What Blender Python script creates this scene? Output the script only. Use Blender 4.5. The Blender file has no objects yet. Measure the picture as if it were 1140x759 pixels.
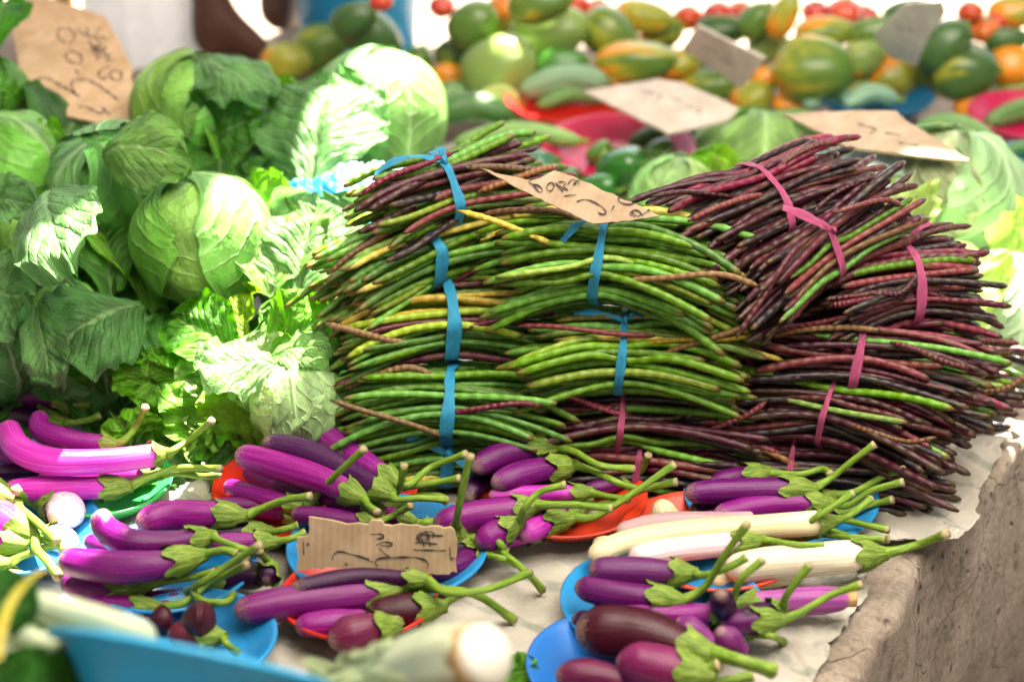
import bpy, math, random
from mathutils import Vector, noise
from math import sin, cos, pi, radians, sqrt, atan2

# ------------------------------------------------------------------ scene
scene = bpy.context.scene
COL = scene.collection
world = bpy.data.worlds.new("World")
scene.world = world
world.use_nodes = True

# ------------------------------------------------------------------ camera
H, PITCH, FPX = 1.086, radians(26.0), 2170.0
SP, CP = sin(PITCH), cos(PITCH)
CAM = Vector((0, 0, H))
cam_d = bpy.data.cameras.new("camera")
cam = bpy.data.objects.new("camera", cam_d)
COL.objects.link(cam)
cam.location = CAM
cam.rotation_euler = (radians(90) - PITCH, 0, 0)
cam_d.lens = 36.0 * FPX / 1140.0
cam_d.sensor_width = 36
cam_d.clip_end = 200
cam_d.dof.use_dof = True
cam_d.dof.focus_distance = 2.02
cam_d.dof.aperture_fstop = 2.8
scene.camera = cam


def ray(px, py):
    u, v = (px - 570.0) / FPX, (py - 379.5) / FPX
    return Vector((u, CP - v * SP, -SP - v * CP))


def W(px, py, z=0.0):
    """photo pixel -> world point at height z above the table"""
    d = ray(px, py)
    t = (z - H) / d.z
    return CAM + d * t


def depth(p):
    q = p - CAM
    return q.y * CP - q.z * SP


def rm(rpx, p):
    """pixel radius at point p -> metres"""
    return rpx * depth(p) / FPX


def pt(c, z=None):
    return W(c[0], c[1], c[2] if len(c) > 2 else z)


# ------------------------------------------------------------------ mesh helpers
ORG = {}


def props(o, label=None, cat=None, group=None, kind=None):
    for k, v in (('label', label), ('category', cat), ('group', group), ('kind', kind)):
        if v:
            o[k] = v
    return o


def empty(name, loc, label, cat, group=None):
    o = bpy.data.objects.new(name, None)
    COL.objects.link(o)
    o.location = loc
    o.empty_display_size = 0.02
    ORG[o.name] = Vector(loc)
    return props(o, label, cat, group)


def mk(name, V, F, mat, parent=None, tc=None, color=None, smooth=True, loc=None, extra=None):
    """one mesh object from world-space vertices"""
    if parent is not None:
        org = ORG[parent.name]
    elif loc is not None:
        org = Vector(loc)
    else:
        n = len(V)
        org = Vector((sum(v[0] for v in V) / n, sum(v[1] for v in V) / n, min(v[2] for v in V)))
    me = bpy.data.meshes.new(name)
    ox, oy, oz = org
    me.from_pydata([(v[0] - ox, v[1] - oy, v[2] - oz) for v in V], [], F)
    if smooth:
        me.polygons.foreach_set('use_smooth', [True] * len(me.polygons))
    if tc:
        a = me.attributes.new('tc', 'FLOAT_VECTOR', 'POINT')
        flat = [x for t in tc for x in t]
        a.data.foreach_set('vector', flat)
    me.materials.append(mat)
    o = bpy.data.objects.new(name, me)
    COL.objects.link(o)
    if parent is not None:
        o.parent = parent
    else:
        o.location = org
    ORG[o.name] = org
    if color is not None:
        o.color = (color[0], color[1], color[2], color[3] if len(color) > 3 else 1.0)
    return o


class MB:
    """collects shapes that end up as ONE mesh"""
    def __init__(s):
        s.V, s.F, s.T = [], [], []

    def add(s, V, F, T=None):
        n = len(s.V)
        s.V += [tuple(v) for v in V]
        s.F += [tuple(i + n for i in f) for f in F]
        s.T += T if T else [(0, 0, 0)] * len(V)
        return s

    def build(s, name, mat, parent=None, **k):
        return mk(name, s.V, s.F, mat, parent, tc=s.T, **k)


def catmull(P, n):
    """n points, evenly spread in arc length, through the control points P"""
    P = [Vector(p) for p in P]
    if len(P) == 2:
        P = [P[0], (P[0] + P[1]) / 2, P[1]]
    Q = [P[0] * 2 - P[1]] + P + [P[-1] * 2 - P[-2]]
    dense = []
    for i in range(1, len(Q) - 2):
        a, b, c, d = Q[i - 1:i + 3]
        for k in range(14):
            t = k / 14
            dense.append(0.5 * ((2 * b) + (c - a) * t + (2 * a - 5 * b + 4 * c - d) * t * t + (3 * b - a - 3 * c + d) * t ** 3))
    dense.append(P[-1])
    L = [0]
    for i in range(1, len(dense)):
        L.append(L[-1] + (dense[i] - dense[i - 1]).length)
    out, j = [], 0
    for k in range(n):
        s = L[-1] * k / (n - 1)
        while j < len(L) - 2 and L[j + 1] < s:
            j += 1
        f = (s - L[j]) / max(1e-9, L[j + 1] - L[j])
        out.append(dense[j].lerp(dense[j + 1], min(1, max(0, f))))
    return out, L[-1]


def frames(C):
    T = []
    for i in range(len(C)):
        T.append((C[min(i + 1, len(C) - 1)] - C[max(i - 1, 0)]).normalized())
    ref = Vector((0, 0, 1)) if abs(T[0].z) < 0.9 else Vector((1, 0, 0))
    n = (ref - T[0] * ref.dot(T[0])).normalized()
    N, B = [], []
    for t in T:
        n = (n - t * n.dot(t)).normalized()
        N.append(n)
        B.append(t.cross(n))
    return T, N, B


def tube(P, R, n=24, k=10, caps=True, ridge=None):
    """tube through P; R = radius or function(t); -> V, F, TC with tc=(cos,sin,t)"""
    C, L = catmull(P, n)
    T, N, B = frames(C)
    V, F, TC = [], [], []
    for i in range(n):
        t = i / (n - 1)
        r = R(t) if callable(R) else R
        for j in range(k):
            a = 2 * pi * j / k
            rr = r * (ridge(a, t) if ridge else 1)
            V.append(C[i] + N[i] * (cos(a) * rr) + B[i] * (sin(a) * rr))
            TC.append((cos(a), sin(a), t))
    for i in range(n - 1):
        for j in range(k):
            F.append((i * k + j, i * k + (j + 1) % k, (i + 1) * k + (j + 1) % k, (i + 1) * k + j))
    if caps:
        F.append(tuple(range(k - 1, -1, -1)))
        F.append(tuple((n - 1) * k + j for j in range(k)))
    return V, F, TC


def lathe(c, prof, k=48, squash=1.0):
    """profile [(r,z)] turned round a vertical axis at c"""
    V, F, T = [], [], []
    m = len(prof)
    for i, (r, z) in enumerate(prof):
        for j in range(k):
            a = 2 * pi * j / k
            V.append(Vector((c[0] + r * cos(a), c[1] + r * sin(a) * squash, c[2] + z)))
            T.append((cos(a), sin(a), i / (m - 1)))
    for i in range(m - 1):
        for j in range(k):
            F.append((i * k + j, i * k + (j + 1) % k, (i + 1) * k + (j + 1) % k, (i + 1) * k + j))
    F.append(tuple(range(k - 1, -1, -1)))
    F.append(tuple((m - 1) * k + j for j in range(k)))
    return V, F, T


def box(c, s, rot=0.0):
    V = []
    for z in (-1, 1):
        for y in (-1, 1):
            for x in (-1, 1):
                a, b = x * s[0] / 2, y * s[1] / 2
                V.append((c[0] + a * cos(rot) - b * sin(rot), c[1] + a * sin(rot) + b * cos(rot), c[2] + z * s[2] / 2))
    return V, [(0, 2, 3, 1), (4, 5, 7, 6), (0, 1, 5, 4), (2, 6, 7, 3), (0, 4, 6, 2), (1, 3, 7, 5)]


def sst(a, b, x):
    t = min(1, max(0, (x - a) / (b - a)))
    return t * t * (3 - 2 * t)


# ------------------------------------------------------------------ material DSL
class Nd:
    def __init__(s, name):
        s.m = bpy.data.materials.new(name)
        s.m.use_nodes = True
        s.t = s.m.node_tree
        s.t.nodes.clear()
        s.out = s.t.nodes.new('ShaderNodeOutputMaterial')

    def n(s, ty, **kw):
        x = s.t.nodes.new(ty)
        for k, v in kw.items():
            setattr(x, k, v)
        return x

    def link(s, a, b):
        if isinstance(a, bpy.types.NodeSocket):
            s.t.links.new(a, b)
        elif a is not None:
            try:
                b.default_value = a
            except Exception:
                b.default_value = (a[0], a[1], a[2], 1.0)

    def math(s, op, a, b=None, c=None):
        x = s.n('ShaderNodeMath', operation=op)
        for i, v in enumerate((a, b, c)):
            if v is not None:
                s.link(v, x.inputs[i])
        return x.outputs[0]

    def vmath(s, op, a, b=None):
        x = s.n('ShaderNodeVectorMath', operation=op)
        s.link(a, x.inputs[0])
        if b is not None:
            s.link(b, x.inputs[1])
        return x.outputs[0]

    def attr(s, name='tc'):
        return s.n('ShaderNodeAttribute', attribute_name=name).outputs['Vector']

    def sep(s, v):
        x = s.n('ShaderNodeSeparateXYZ')
        s.link(v, x.inputs[0])
        return x.outputs

    def obj(s):
        return s.n('ShaderNodeObjectInfo').outputs      # Location Color Alpha .. Random

    def geo(s):
        return s.n('ShaderNodeTexCoord').outputs['Object']

    def noise(s, vec, scale, detail=3, rough=0.55, dist=0.0, w=None, col=False):
        x = s.n('ShaderNodeTexNoise')
        if w is not None:
            x.noise_dimensions = '4D'
            s.link(w, x.inputs['W'])
        s.link(vec, x.inputs['Vector'])
        s.link(scale, x.inputs['Scale'])
        x.inputs['Detail'].default_value = detail
        x.inputs['Roughness'].default_value = rough
        x.inputs['Distortion'].default_value = dist
        return x.outputs['Color' if col else 'Fac']

    def vor(s, vec, scale, feature='F1', rnd=1.0):
        x = s.n('ShaderNodeTexVoronoi', feature=feature)
        s.link(vec, x.inputs['Vector'])
        x.inputs['Scale'].default_value = scale
        x.inputs['Randomness'].default_value = rnd
        return x.outputs['Distance']

    def map(s, v, a, b, c=0.0, d=1.0, smooth=True):
        x = s.n('ShaderNodeMapRange')
        if smooth:
            x.interpolation_type = 'SMOOTHSTEP'
        s.link(v, x.inputs[0])
        for i, q in enumerate((a, b, c, d)):
            s.link(q, x.inputs[1 + i])
        return x.outputs[0]

    def mix(s, f, a, b, blend='MIX'):
        x = s.n('ShaderNodeMix', data_type='RGBA', blend_type=blend)
        s.link(f, x.inputs['Factor'])
        s.link(a, x.inputs[6])
        s.link(b, x.inputs[7])
        return x.outputs[2]

    def hsv(s, col, h=0.5, sat=1.0, val=1.0):
        x = s.n('ShaderNodeHueSaturation')
        s.link(h, x.inputs['Hue'])
        s.link(sat, x.inputs['Saturation'])
        s.link(val, x.inputs['Value'])
        s.link(col, x.inputs['Color'])
        return x.outputs[0]

    def scale(s, v, xyz):
        return s.vmath('MULTIPLY', v, xyz)

    def bump(s, h, strength=0.3, dist=0.002, normal=None):
        x = s.n('ShaderNodeBump')
        x.inputs['Strength'].default_value = strength
        x.inputs['Distance'].default_value = dist
        s.link(h, x.inputs['Height'])
        if normal is not None:
            s.link(normal, x.inputs['Normal'])
        return x.outputs[0]

    def princ(s, col, rough=0.5, spec=0.5, bump=None, sss=0.0, coat=0.0, trans=0.0, tcol=None, metal=0.0, sssr=(1, .5, .3), sscale=.004, alpha=None):
        p = s.n('ShaderNodeBsdfPrincipled')
        s.link(col, p.inputs['Base Color'])
        s.link(rough, p.inputs['Roughness'])
        s.link(spec, p.inputs['Specular IOR Level'])
        p.inputs['Metallic'].default_value = metal
        p.inputs['Coat Weight'].default_value = coat
        p.inputs['Coat Roughness'].default_value = 0.09
        if sss:
            p.inputs['Subsurface Weight'].default_value = sss
            p.inputs['Subsurface Radius'].default_value = sssr
            p.inputs['Subsurface Scale'].default_value = sscale
        if alpha is not None:
            s.link(alpha, p.inputs['Alpha'])
        if bump is not None:
            s.link(bump, p.inputs['Normal'])
        sh = p.outputs[0]
        if trans:
            tr = s.n('ShaderNodeBsdfTranslucent')
            s.link(tcol if tcol is not None else col, tr.inputs['Color'])
            if bump is not None:
                s.link(bump, tr.inputs['Normal'])
            mx = s.n('ShaderNodeMixShader')
            s.link(trans, mx.inputs[0])
            s.link(sh, mx.inputs[1])
            s.link(tr.outputs[0], mx.inputs[2])
            sh = mx.outputs[0]
        s.link(sh, s.out.inputs[0])
        return s.m


def m_egg():
    a = Nd('aubergine_skin')
    tc, ob = a.attr(), a.obj()
    x = a.sep(tc)
    base = a.hsv(ob['Color'], a.map(ob['Random'], 0, 1, .492, .508), 1.0, a.map(ob['Random'], 0, 1, .85, 1.15))
    streak = a.noise(a.scale(tc, (5, 5, 1.2)), 1.6, 5, .65, w=a.math('MULTIPLY', ob['Random'], 30))
    col = a.mix(a.map(streak, .40, .72, 0, .75), base, a.hsv(base, .5, .9, 1.8))
    # paler towards the calyx, faint fine scratches and corky scars
    col = a.mix(a.map(x[2], .72, 1.0, 0, .4), col, a.hsv(base, .497, .8, 2.0))
    sc = a.noise(a.scale(tc, (9, 9, 22)), 1.0, 6, .7, 1.5, w=a.math('MULTIPLY', ob['Random'], 57))
    scar = a.map(sc, .67, .74, 0, .55)
    col = a.mix(scar, col, (.42, .26, .20))
    sp = a.noise(a.scale(tc, (16, 16, 60)), 1.0, 2, .5, w=a.math('MULTIPLY', ob['Random'], 91))
    col = a.mix(a.map(sp, .70, .76, 0, .6), col, (.50, .30, .32))
    tn = a.math('ADD', x[2], a.math('MULTIPLY', a.math('SUBTRACT', sc, .5), .5))
    tip = a.map(tn, .0, .09, .55, 0)
    col = a.mix(tip, col, (.45, .30, .22))
    rough = a.map(scar, 0, 1, .15, .6)
    b = a.bump(a.math('ADD', a.math('MULTIPLY', streak, .7), a.math('MULTIPLY', sc, .5)), .35, .003)
    return a.princ(col, rough, .26, b, coat=.06)


def m_calyx():
    a = Nd('calyx_green')
    tc, ob = a.attr(), a.obj()
    n1 = a.noise(a.scale(tc, (6, 6, 2)), 1.5, 4, .6, w=a.math('MULTIPLY', ob['Random'], 40))
    col = a.mix(a.map(n1, .35, .7), (.07, .15, .014), (.27, .36, .06))
    n2 = a.noise(a.scale(tc, (14, 14, 6)), 1.3, 4, w=a.math('MULTIPLY', ob['Random'], 11))
    col = a.mix(a.map(n2, .6, .72, 0, .7), col, (.28, .20, .075))
    return a.princ(col, .6, .3, a.bump(n2, .35, .002), sss=.0)


def m_stem():
    a = Nd('stalk_green')
    tc, ob = a.attr(), a.obj()
    x = a.sep(tc)
    n1 = a.noise(a.scale(tc, (2, 2, 5)), 1.5, 4, w=a.math('MULTIPLY', ob['Random'], 40))
    col = a.mix(a.map(n1, .35, .7), (.10, .22, .015), (.27, .40, .045))
    n2 = a.noise(a.scale(tc, (5, 5, 12)), 1.6, 4, w=a.math('MULTIPLY', ob['Random'], 17))
    col = a.mix(a.map(n2, .60, .72, 0, .6), col, (.20, .14, .05))
    col = a.mix(a.map(x[2], .955, .985), col, (.36, .30, .15))
    return a.princ(col, .5, .4, a.bump(n2, .3, .002))


def m_bean():
    a = Nd('bean_pod')
    tc, ob = a.attr(), a.obj()
    x = a.sep(tc)
    base = a.hsv(ob['Color'], a.map(ob['Random'], 0, 1, .485, .515), a.map(ob['Random'], 0, 1, 1.12, .95), a.map(a.math('FRACT', a.math('MULTIPLY', ob['Random'], 37.0)), 0, 1, .55, 1.35))
    w = a.math('MULTIPLY', ob['Random'], 63)
    n1 = a.noise(a.scale(tc, (.8, .8, 9)), 1.0, 4, .6, w=w)
    # darker/greener mottling, more on the purple kinds (object alpha)
    col = a.mix(a.math('MULTIPLY', a.map(n1, .5, .68), ob['Alpha']), base, (.13, .17, .035))
    seeds = a.math('SINE', a.math('MULTIPLY', x[2], 92.0))
    col = a.mix(a.map(seeds, -.2, 1, 0, .38), col, a.hsv(base, .5, .88, 1.75))
    n2 = a.noise(a.scale(tc, (2, 2, 30)), 1.0, 4, .65, w=a.math('ADD', w, 5))
    col = a.mix(a.map(n2, .58, .72, 0, .72), col, (.11, .065, .025))
    n3 = a.noise(a.scale(tc, (5, 5, 110)), 1.0, 2, .5, w=w)
    col = a.mix(a.map(n3, .68, .76, 0, .6), col, (.05, .035, .015))
    e = a.math('ABSOLUTE', a.math('SUBTRACT', x[2], .5))
    endn = a.math('ADD', e, a.math('MULTIPLY', a.math('SUBTRACT', n1, .5), .10))
    col = a.mix(a.map(endn, .44, .49, 0, .9), col, a.mix(a.map(ob['Alpha'], .22, .28), (.15, .085, .025), (.05, .032, .016)))
    return a.princ(col, .30, .4, a.bump(a.math('ADD', a.math('MULTIPLY', seeds, .4), n2), .5, .002))


def m_leaf(name, vein=(.50, .62, .32), nside=9.0, trans=.35, rough=.42, waxy=.14, vk=.42, fk=.16, qk=2.0):
    a = Nd(name)
    tc, ob = a.attr(), a.obj()
    wob = a.noise(a.scale(tc, (2.2, 3, 1)), 1.0, 3, col=True)
    tcw = a.vmath('ADD', tc, a.scale(a.vmath('SUBTRACT', wob, (.5, .5, .5)), (.22, .16, 0)))
    x = a.sep(tcw)
    au = a.math('ABSOLUTE', x[0])
    mid = a.math('SUBTRACT', 1.0, a.map(au, .015, a.map(x[1], 0, 1, .17, .035)))
    s = a.math('SUBTRACT', x[1], a.math('MULTIPLY', a.math('POWER', au, .8), .42))
    f = a.math('ABSOLUTE', a.math('SUBTRACT', a.math('FRACT', a.math('MULTIPLY', s, nside)), .5))
    side = a.math('SUBTRACT', 1.0, a.map(f, .0, a.map(au, 0, 1, .13, .05)))
    fine = a.math('SUBTRACT', 1.0, a.map(a.vor(a.scale(tcw, (9, 11, 1)), 1.0, 'DISTANCE_TO_EDGE'), .0, .09))
    veins = a.math('MAXIMUM', mid, a.math('MAXIMUM', a.math('MULTIPLY', side, .75), a.math('MULTIPLY', fine, fk)))
    patch = a.noise(a.scale(tc, (1.6, 1.8, 1)), 1.4, 4)
    base = a.mix(a.map(patch, .35, .7), a.hsv(ob['Color'], .503, 1.15, .66), a.hsv(ob['Color'], .502, 1.15, 1.4))
    base = a.mix(a.map(patch, .5, .8, 0, waxy), base, (.17, .30, .17))
    col = a.mix(a.math('MULTIPLY', veins, vk), base, a.mix(.55, vein, a.hsv(base, .5, .75, 2.4)))
    col = a.mix(a.map(a.noise(a.scale(tc, (7, 8, 1)), 1.2, 5, .7), .70, .76, 0, .6), col, (.24, .19, .07))
    hgt = a.math('ADD', a.math('MULTIPLY', veins, -.8), a.noise(a.scale(tc, (6, 7, 1)), 1.3, 4))
    quilt = a.math('MULTIPLY', a.math('MINIMUM', f, .25), qk)
    hgt = a.math('ADD', hgt, quilt)
    b = a.bump(hgt, .6, .006)
    return a.princ(col, rough, .35, b, trans=trans, tcol=a.hsv(col, .497, 1.05, 1.35))


def m_plastic():
    a = Nd('plastic_ware')
    ob = a.obj()
    n = a.noise(a.geo(), 30, 4)
    col = a.mix(a.map(n, .4, .8, 0, .25), ob['Color'], a.hsv(ob['Color'], .5, .8, .75))
    return a.princ(col, a.map(n, .3, .7, .28, .42), .5, a.bump(n, .05, .002), trans=.12)


def m_card():
    a = Nd('cardboard')
    g = a.geo()
    tc = a.attr()
    ob = a.obj()
    n = a.noise(g, 26, 5, .6)
    fib = a.noise(a.scale(g, (30, 260, 60)), 1.0, 3)
    x = a.sep(tc)
    flute = a.math('SINE', a.math('MULTIPLY', x[0], 900.0))
    col = a.mix(a.map(n, .3, .75), a.hsv(ob['Color'], .5, 1.08, .72), a.hsv(ob['Color'], .5, .96, .98))
    col = a.mix(a.map(fib, .45, .7, 0, .22), col, a.hsv(ob['Color'], .5, 1.1, .65))
    col = a.mix(a.map(flute, .2, 1, 0, .07), col, (.2, .12, .06))
    stain = a.noise(g, 9, 4, .6)
    col = a.mix(a.map(stain, .62, .75, 0, .35), col, (.26, .18, .11))
    return a.princ(col, .85, .15, a.bump(a.math('ADD', a.math('MULTIPLY', flute, .35), fib), .3, .001))


def m_ink():
    a = Nd('marker_ink')
    n = a.noise(a.geo(), 220, 3)
    return a.princ(a.mix(a.map(n, .45, .75, 0, .5), (.035, .03, .03), (.14, .10, .08)), .6, .3)


def m_sheet():
    a = Nd('woven_plastic_sheet')
    g = a.geo()
    n = a.noise(g, 7, 6, .62)
    n2 = a.noise(g, 42, 6, .68)
    col = a.mix(a.map(n, .3, .75), (.36, .33, .275), (.55, .52, .45))
    col = a.mix(a.map(n2, .55, .75, 0, .6), col, (.22, .175, .125))
    # faded green print bands of the sack
    x = a.sep(a.vmath('ADD', g, a.scale(a.noise(g, 5, 3, col=True), (.06, .1, 0))))
    bands = a.math('SINE', a.math('ADD', a.math('MULTIPLY', x[0], 42.0), a.math('MULTIPLY', x[1], 71.0)))
    grn = a.math('MULTIPLY', a.map(bands, .80, .95), a.map(n2, .40, .55))
    col = a.mix(a.math('MULTIPLY', grn, .45), col, (.09, .15, .11))
    weave = a.math('MULTIPLY', a.math('SINE', a.math('MULTIPLY', a.sep(g)[0], 1400.0)), a.math('SINE', a.math('MULTIPLY', a.sep(g)[1], 1400.0)))
    b = a.bump(a.math('ADD', n2, a.math('MULTIPLY', weave, .1)), .55, .004)
    return a.princ(col, .55, .35, b)


def m_concrete():
    a = Nd('worn_concrete')
    g = a.geo()
    n = a.noise(g, 5.5, 7, .62)
    n2 = a.noise(g, 34, 7, .7)
    col = a.mix(a.map(n, .3, .72), (.26, .205, .155), (.47, .39, .315))
    col = a.mix(a.map(n2, .5, .7, 0, .75), col, (.10, .073, .052))
    grain = a.noise(g, 130, 4, .7)
    col = a.mix(a.map(grain, .35, .65, .0, .55), col, a.hsv(col, .5, .9, .45))
    col = a.mix(a.map(grain, .55, .75, .0, .35), col, (.42, .35, .28))
    pits = a.vor(a.vmath('ADD', g, a.scale(a.noise(g, 20, 3, col=True), (.03, .03, .03))), 46)
    pit = a.math('MULTIPLY', a.math('SUBTRACT', 1, a.map(pits, .10, .30)), a.map(a.noise(g, 12, 3), .50, .62))
    col = a.mix(a.math('MULTIPLY', pit, .7), col, (.05, .032, .022))
    crk = a.math('SUBTRACT', 1, a.map(a.vor(a.vmath('ADD', g, a.scale(a.noise(g, 6, 5, col=True), (.16, .16, .16))), 5.5, 'DISTANCE_TO_EDGE'), .0, .007))
    col = a.mix(a.math('MULTIPLY', crk, .3), col, (.06, .04, .03))
    h = a.math('SUBTRACT', a.math('ADD', a.math('ADD', a.math('MULTIPLY', n2, .7), a.math('MULTIPLY', grain, .25)), a.math('MULTIPLY', n, .8)), a.math('ADD', a.math('MULTIPLY', pit, .9), a.math('MULTIPLY', crk, .5)))
    return a.princ(col, .9, .2, a.bump(h, .8, .010))


def m_papaya():
    a = Nd('papaya_skin')
    tc, ob = a.attr(), a.obj()
    x = a.sep(tc)
    w = a.math('MULTIPLY', ob['Random'], 41)
    n = a.noise(a.scale(tc, (.8, .8, .8)), 1.0, 2, w=w)
    ang = a.noise(a.scale(tc, (3.0, 3.0, .5)), 1.2, 3, w=w)
    ripe = a.math('ADD', a.math('ADD', a.math('MULTIPLY', n, .55), a.math('MULTIPLY', ang, .35)), a.math('MULTIPLY', a.math('ADD', x[2], .6), -.10))
    th = a.math('SUBTRACT', .73, a.math('MULTIPLY', ob['Alpha'], .5))
    k = a.map(a.math('SUBTRACT', ripe, th), -.14, .10)
    col = a.mix(a.map(k, 0, .5), ob['Color'], (.34, .36, .035))
    col = a.mix(a.map(k, .5, 1), col, (.78, .28, .018))
    f = a.noise(a.scale(tc, (12, 12, 12)), 1.2, 4, w=w)
    col = a.mix(a.map(f, .62, .75, 0, .4), col, (.10, .10, .03))
    return a.princ(col, .33, .5, a.bump(f, .12, .002), coat=.1)


def m_simple(name, rough=.4, spec=.5, var=.3, nscale=20, trans=0, bump=.1, coat=0.0):
    a = Nd(name)
    ob = a.obj()
    n = a.noise(a.geo(), nscale, 5, .6, w=a.math('MULTIPLY', ob['Random'], 20))
    col = a.mix(a.map(n, .3, .75), a.hsv(ob['Color'], .495, 1.05, 1 - var), a.hsv(ob['Color'], .505, .95, 1 + var))
    return a.princ(col, rough, spec, a.bump(n, bump, .003), trans=trans, coat=coat)


def m_cuc():
    a = Nd('cucumber_skin')
    tc, ob = a.attr(), a.obj()
    w = a.math('MULTIPLY', ob['Random'], 31)
    st = a.noise(a.scale(tc, (5, 5, .6)), 1.3, 3, w=w)
    col = a.mix(a.map(st, .45, .62), ob['Color'], a.hsv(ob['Color'], .5, .75, 2.1))
    wt = a.noise(a.scale(tc, (9, 9, 26)), 1.0, 3, w=w)
    col = a.mix(a.map(wt, .62, .7, 0, .4), col, (.22, .30, .12))
    return a.princ(col, .36, .5, a.bump(wt, .4, .003))


def m_ribbon(name, col, trans=.3, rough=.35):
    a = Nd(name)
    tc = a.attr()
    n = a.noise(a.scale(tc, (16, 1.2, 1)), 1.5, 4, .6)
    c = a.mix(a.map(n, .35, .7), [q * .62 for q in col] + [1], [min(1, q * 1.35) for q in col] + [1])
    return a.princ(c, rough, .5, a.bump(n, .6, .002), trans=trans)


def m_tarp(name, c1, c2, tr):
    a = Nd(name)
    n = a.noise(a.geo(), 3, 4)
    return a.princ(a.mix(n, c1, c2), .6, .2, None, trans=tr)


EGG, CALYX, STEM, BEAN = m_egg(), m_calyx(), m_stem(), m_bean()
LEAF = m_leaf('cabbage_leaf')
HEADM = m_leaf('cabbage_head_leaf', vein=(.60, .70, .40), nside=6.0, trans=.12, rough=.36, waxy=.05, vk=.42, fk=.06, qk=.9)
LETT = m_leaf('lettuce_leaf', vein=(.70, .78, .48), nside=7.0, trans=.3, rough=.35, waxy=.05)
PLAST, CARD, INK, SHEET, CONC = m_plastic(), m_card(), m_ink(), m_sheet(), m_concrete()
PAP = m_papaya()
TOM = m_simple('tomato_skin', .22, .5, .18, 14, bump=.03, coat=.3)
PEP = m_simple('pepper_skin', .18, .5, .25, 12, bump=.05, coat=.4)
CUC = m_cuc()
CLOTH = m_simple('cotton_cloth', .85, .2, .06, 60, trans=.45, bump=.3)
SKIN = m_simple('dark_skin', .45, .4, .18, 25, bump=.1)
BAG = m_simple('thin_plastic_bag', .25, .5, .12, 18, trans=.5, bump=.4)
PALE = m_simple('pale_stalk', .35, .4, .12, 16, trans=.1, bump=.1)
BLUETIE = m_ribbon('blue_raffia', (.03, .36, .62), .25)
PINKTIE = m_ribbon('pink_plastic_string', (.60, .11, .26), .35, .25)
TARP = m_tarp('canvas_awning', (.16, .14, .11), (.22, .20, .16), .10)
SOFTLIGHT = m_tarp('soft_light_sheeting', (.86, .84, .80), (.92, .90, .87), .80)  # milky sheet added to the awning as a soft overhead light
# ================================================================== setting
def nz(p, s, seed=0.0):
    return noise.fractal(Vector((p[0] * s + seed, p[1] * s - seed, p[2] * s + seed * .37)), 1.0, 2.0, 5)


g = 60.0
V = [(-g, -g, -.55), (g, -g, -.55), (g, g, -.55), (-g, g, -.55)]
a_ = Nd('sunlit_ground')
gg = a_.geo()
GROUND = a_.princ(a_.mix(a_.noise(gg, 2.2, 6, .65), (.12, .11, .095), (.21, .195, .175)), .9, .2, a_.bump(a_.noise(gg, 18, 6, .7), .5, .02))
props(mk('ground', V, [(0, 1, 2, 3)], GROUND, smooth=False, loc=(0, 0, -.55)), 'pale dusty market ground behind and below the slab', None, None, 'structure')

# --- raised concrete slab: lofted edge profile along the right side, worn and pitted
E0, E1 = W(951, 750), W(1060, 600)
ed = (E1 - E0).normalized()
en = Vector((ed.y, -ed.x, 0))                      # outwards
prof = [(-3.2, 0), (-2.0, 0), (-1.2, 0), (-.7, 0), (-.4, 0), (-.25, 0), (-.16, 0), (-.11, 0), (-.08, 0), (-.055, 0), (-.035, 0), (-.018, -.001), (-.008, -.003), (-.002, -.008), (.001, -.018),
        (.003, -.055), (.004, -.08), (.005, -.11), (.006, -.15), (.008, -.2), (.01, -.26), (.012, -.34), (.014, -.43), (.016, -.56)]
V, F = [], []
NS = 150
for i in range(NS):
    s = -1.0 + 3.6 * i / (NS - 1)
    for (o, z) in prof:
        p = E0 + ed * s + en * o + Vector((0, 0, z))
        if o > -.3:
            k = sst(-.07, -.01, o)
            d = nz(p, 9, 3) * .012 + nz(p, 30, 1) * .005
            wv = nz(Vector((s, 0, 0)), 2.2, 7) * .02
            p = p + (en * .8 + Vector((0, 0, .5))) * (d * k) + en * (wv * k) + Vector((0, 0, -max(0, nz(p, 14, 9)) * .02 * k))
        V.append(p)
m = len(prof)
for i in range(NS - 1):
    for j in range(m - 1):
        F.append((i * m + j, (i + 1) * m + j, (i + 1) * m + j + 1, i * m + j + 1))
props(mk('market_slab', V, F, CONC, loc=E0), 'worn brown concrete slab that carries the whole vegetable stall', 'slab')


# --- crumpled woven sheets under the goods
def sheet(label, edge, left, z0, seed, amp):
    """edge: right border in pixels from front to back; spreads to x=left"""
    pts, _ = catmull([W(x, y, z0) for x, y in edge], 190)
    V, F, T = [], [], []
    nu = 130
    for i, p in enumerate(pts):
        jag = nz(p, 60, seed) * .003 + nz(p, 9, seed + 4) * .010 + max(0, nz(p, 23, seed + 8)) * .012
        for j in range(nu):
            f = j / (nu - 1)
            f = f ** 2.0
            x = p.x + jag * (1 - f) + (left - p.x) * f
            q = Vector((x, p.y, 0))
            wr = max(0, .35 - abs(nz(q, 6, seed))) * amp * 2.6 + max(0, .25 - abs(nz(Vector((q.x * 2.2 + q.y, q.y * .7, 0)), 8, seed + 2))) * amp * 2.6 + nz(q, 40, seed + 3) * .0012
            V.append((x, p.y, z0 + wr))
    for i in range(len(pts) - 1):
        for j in range(nu - 1):
            F.append((i * nu + j, i * nu + j + 1, (i + 1) * nu + j + 1, (i + 1) * nu + j))
    return props(mk('ground_sheet', V, F, SHEET, loc=(0, 2, z0)), label, 'sheet')


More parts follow.
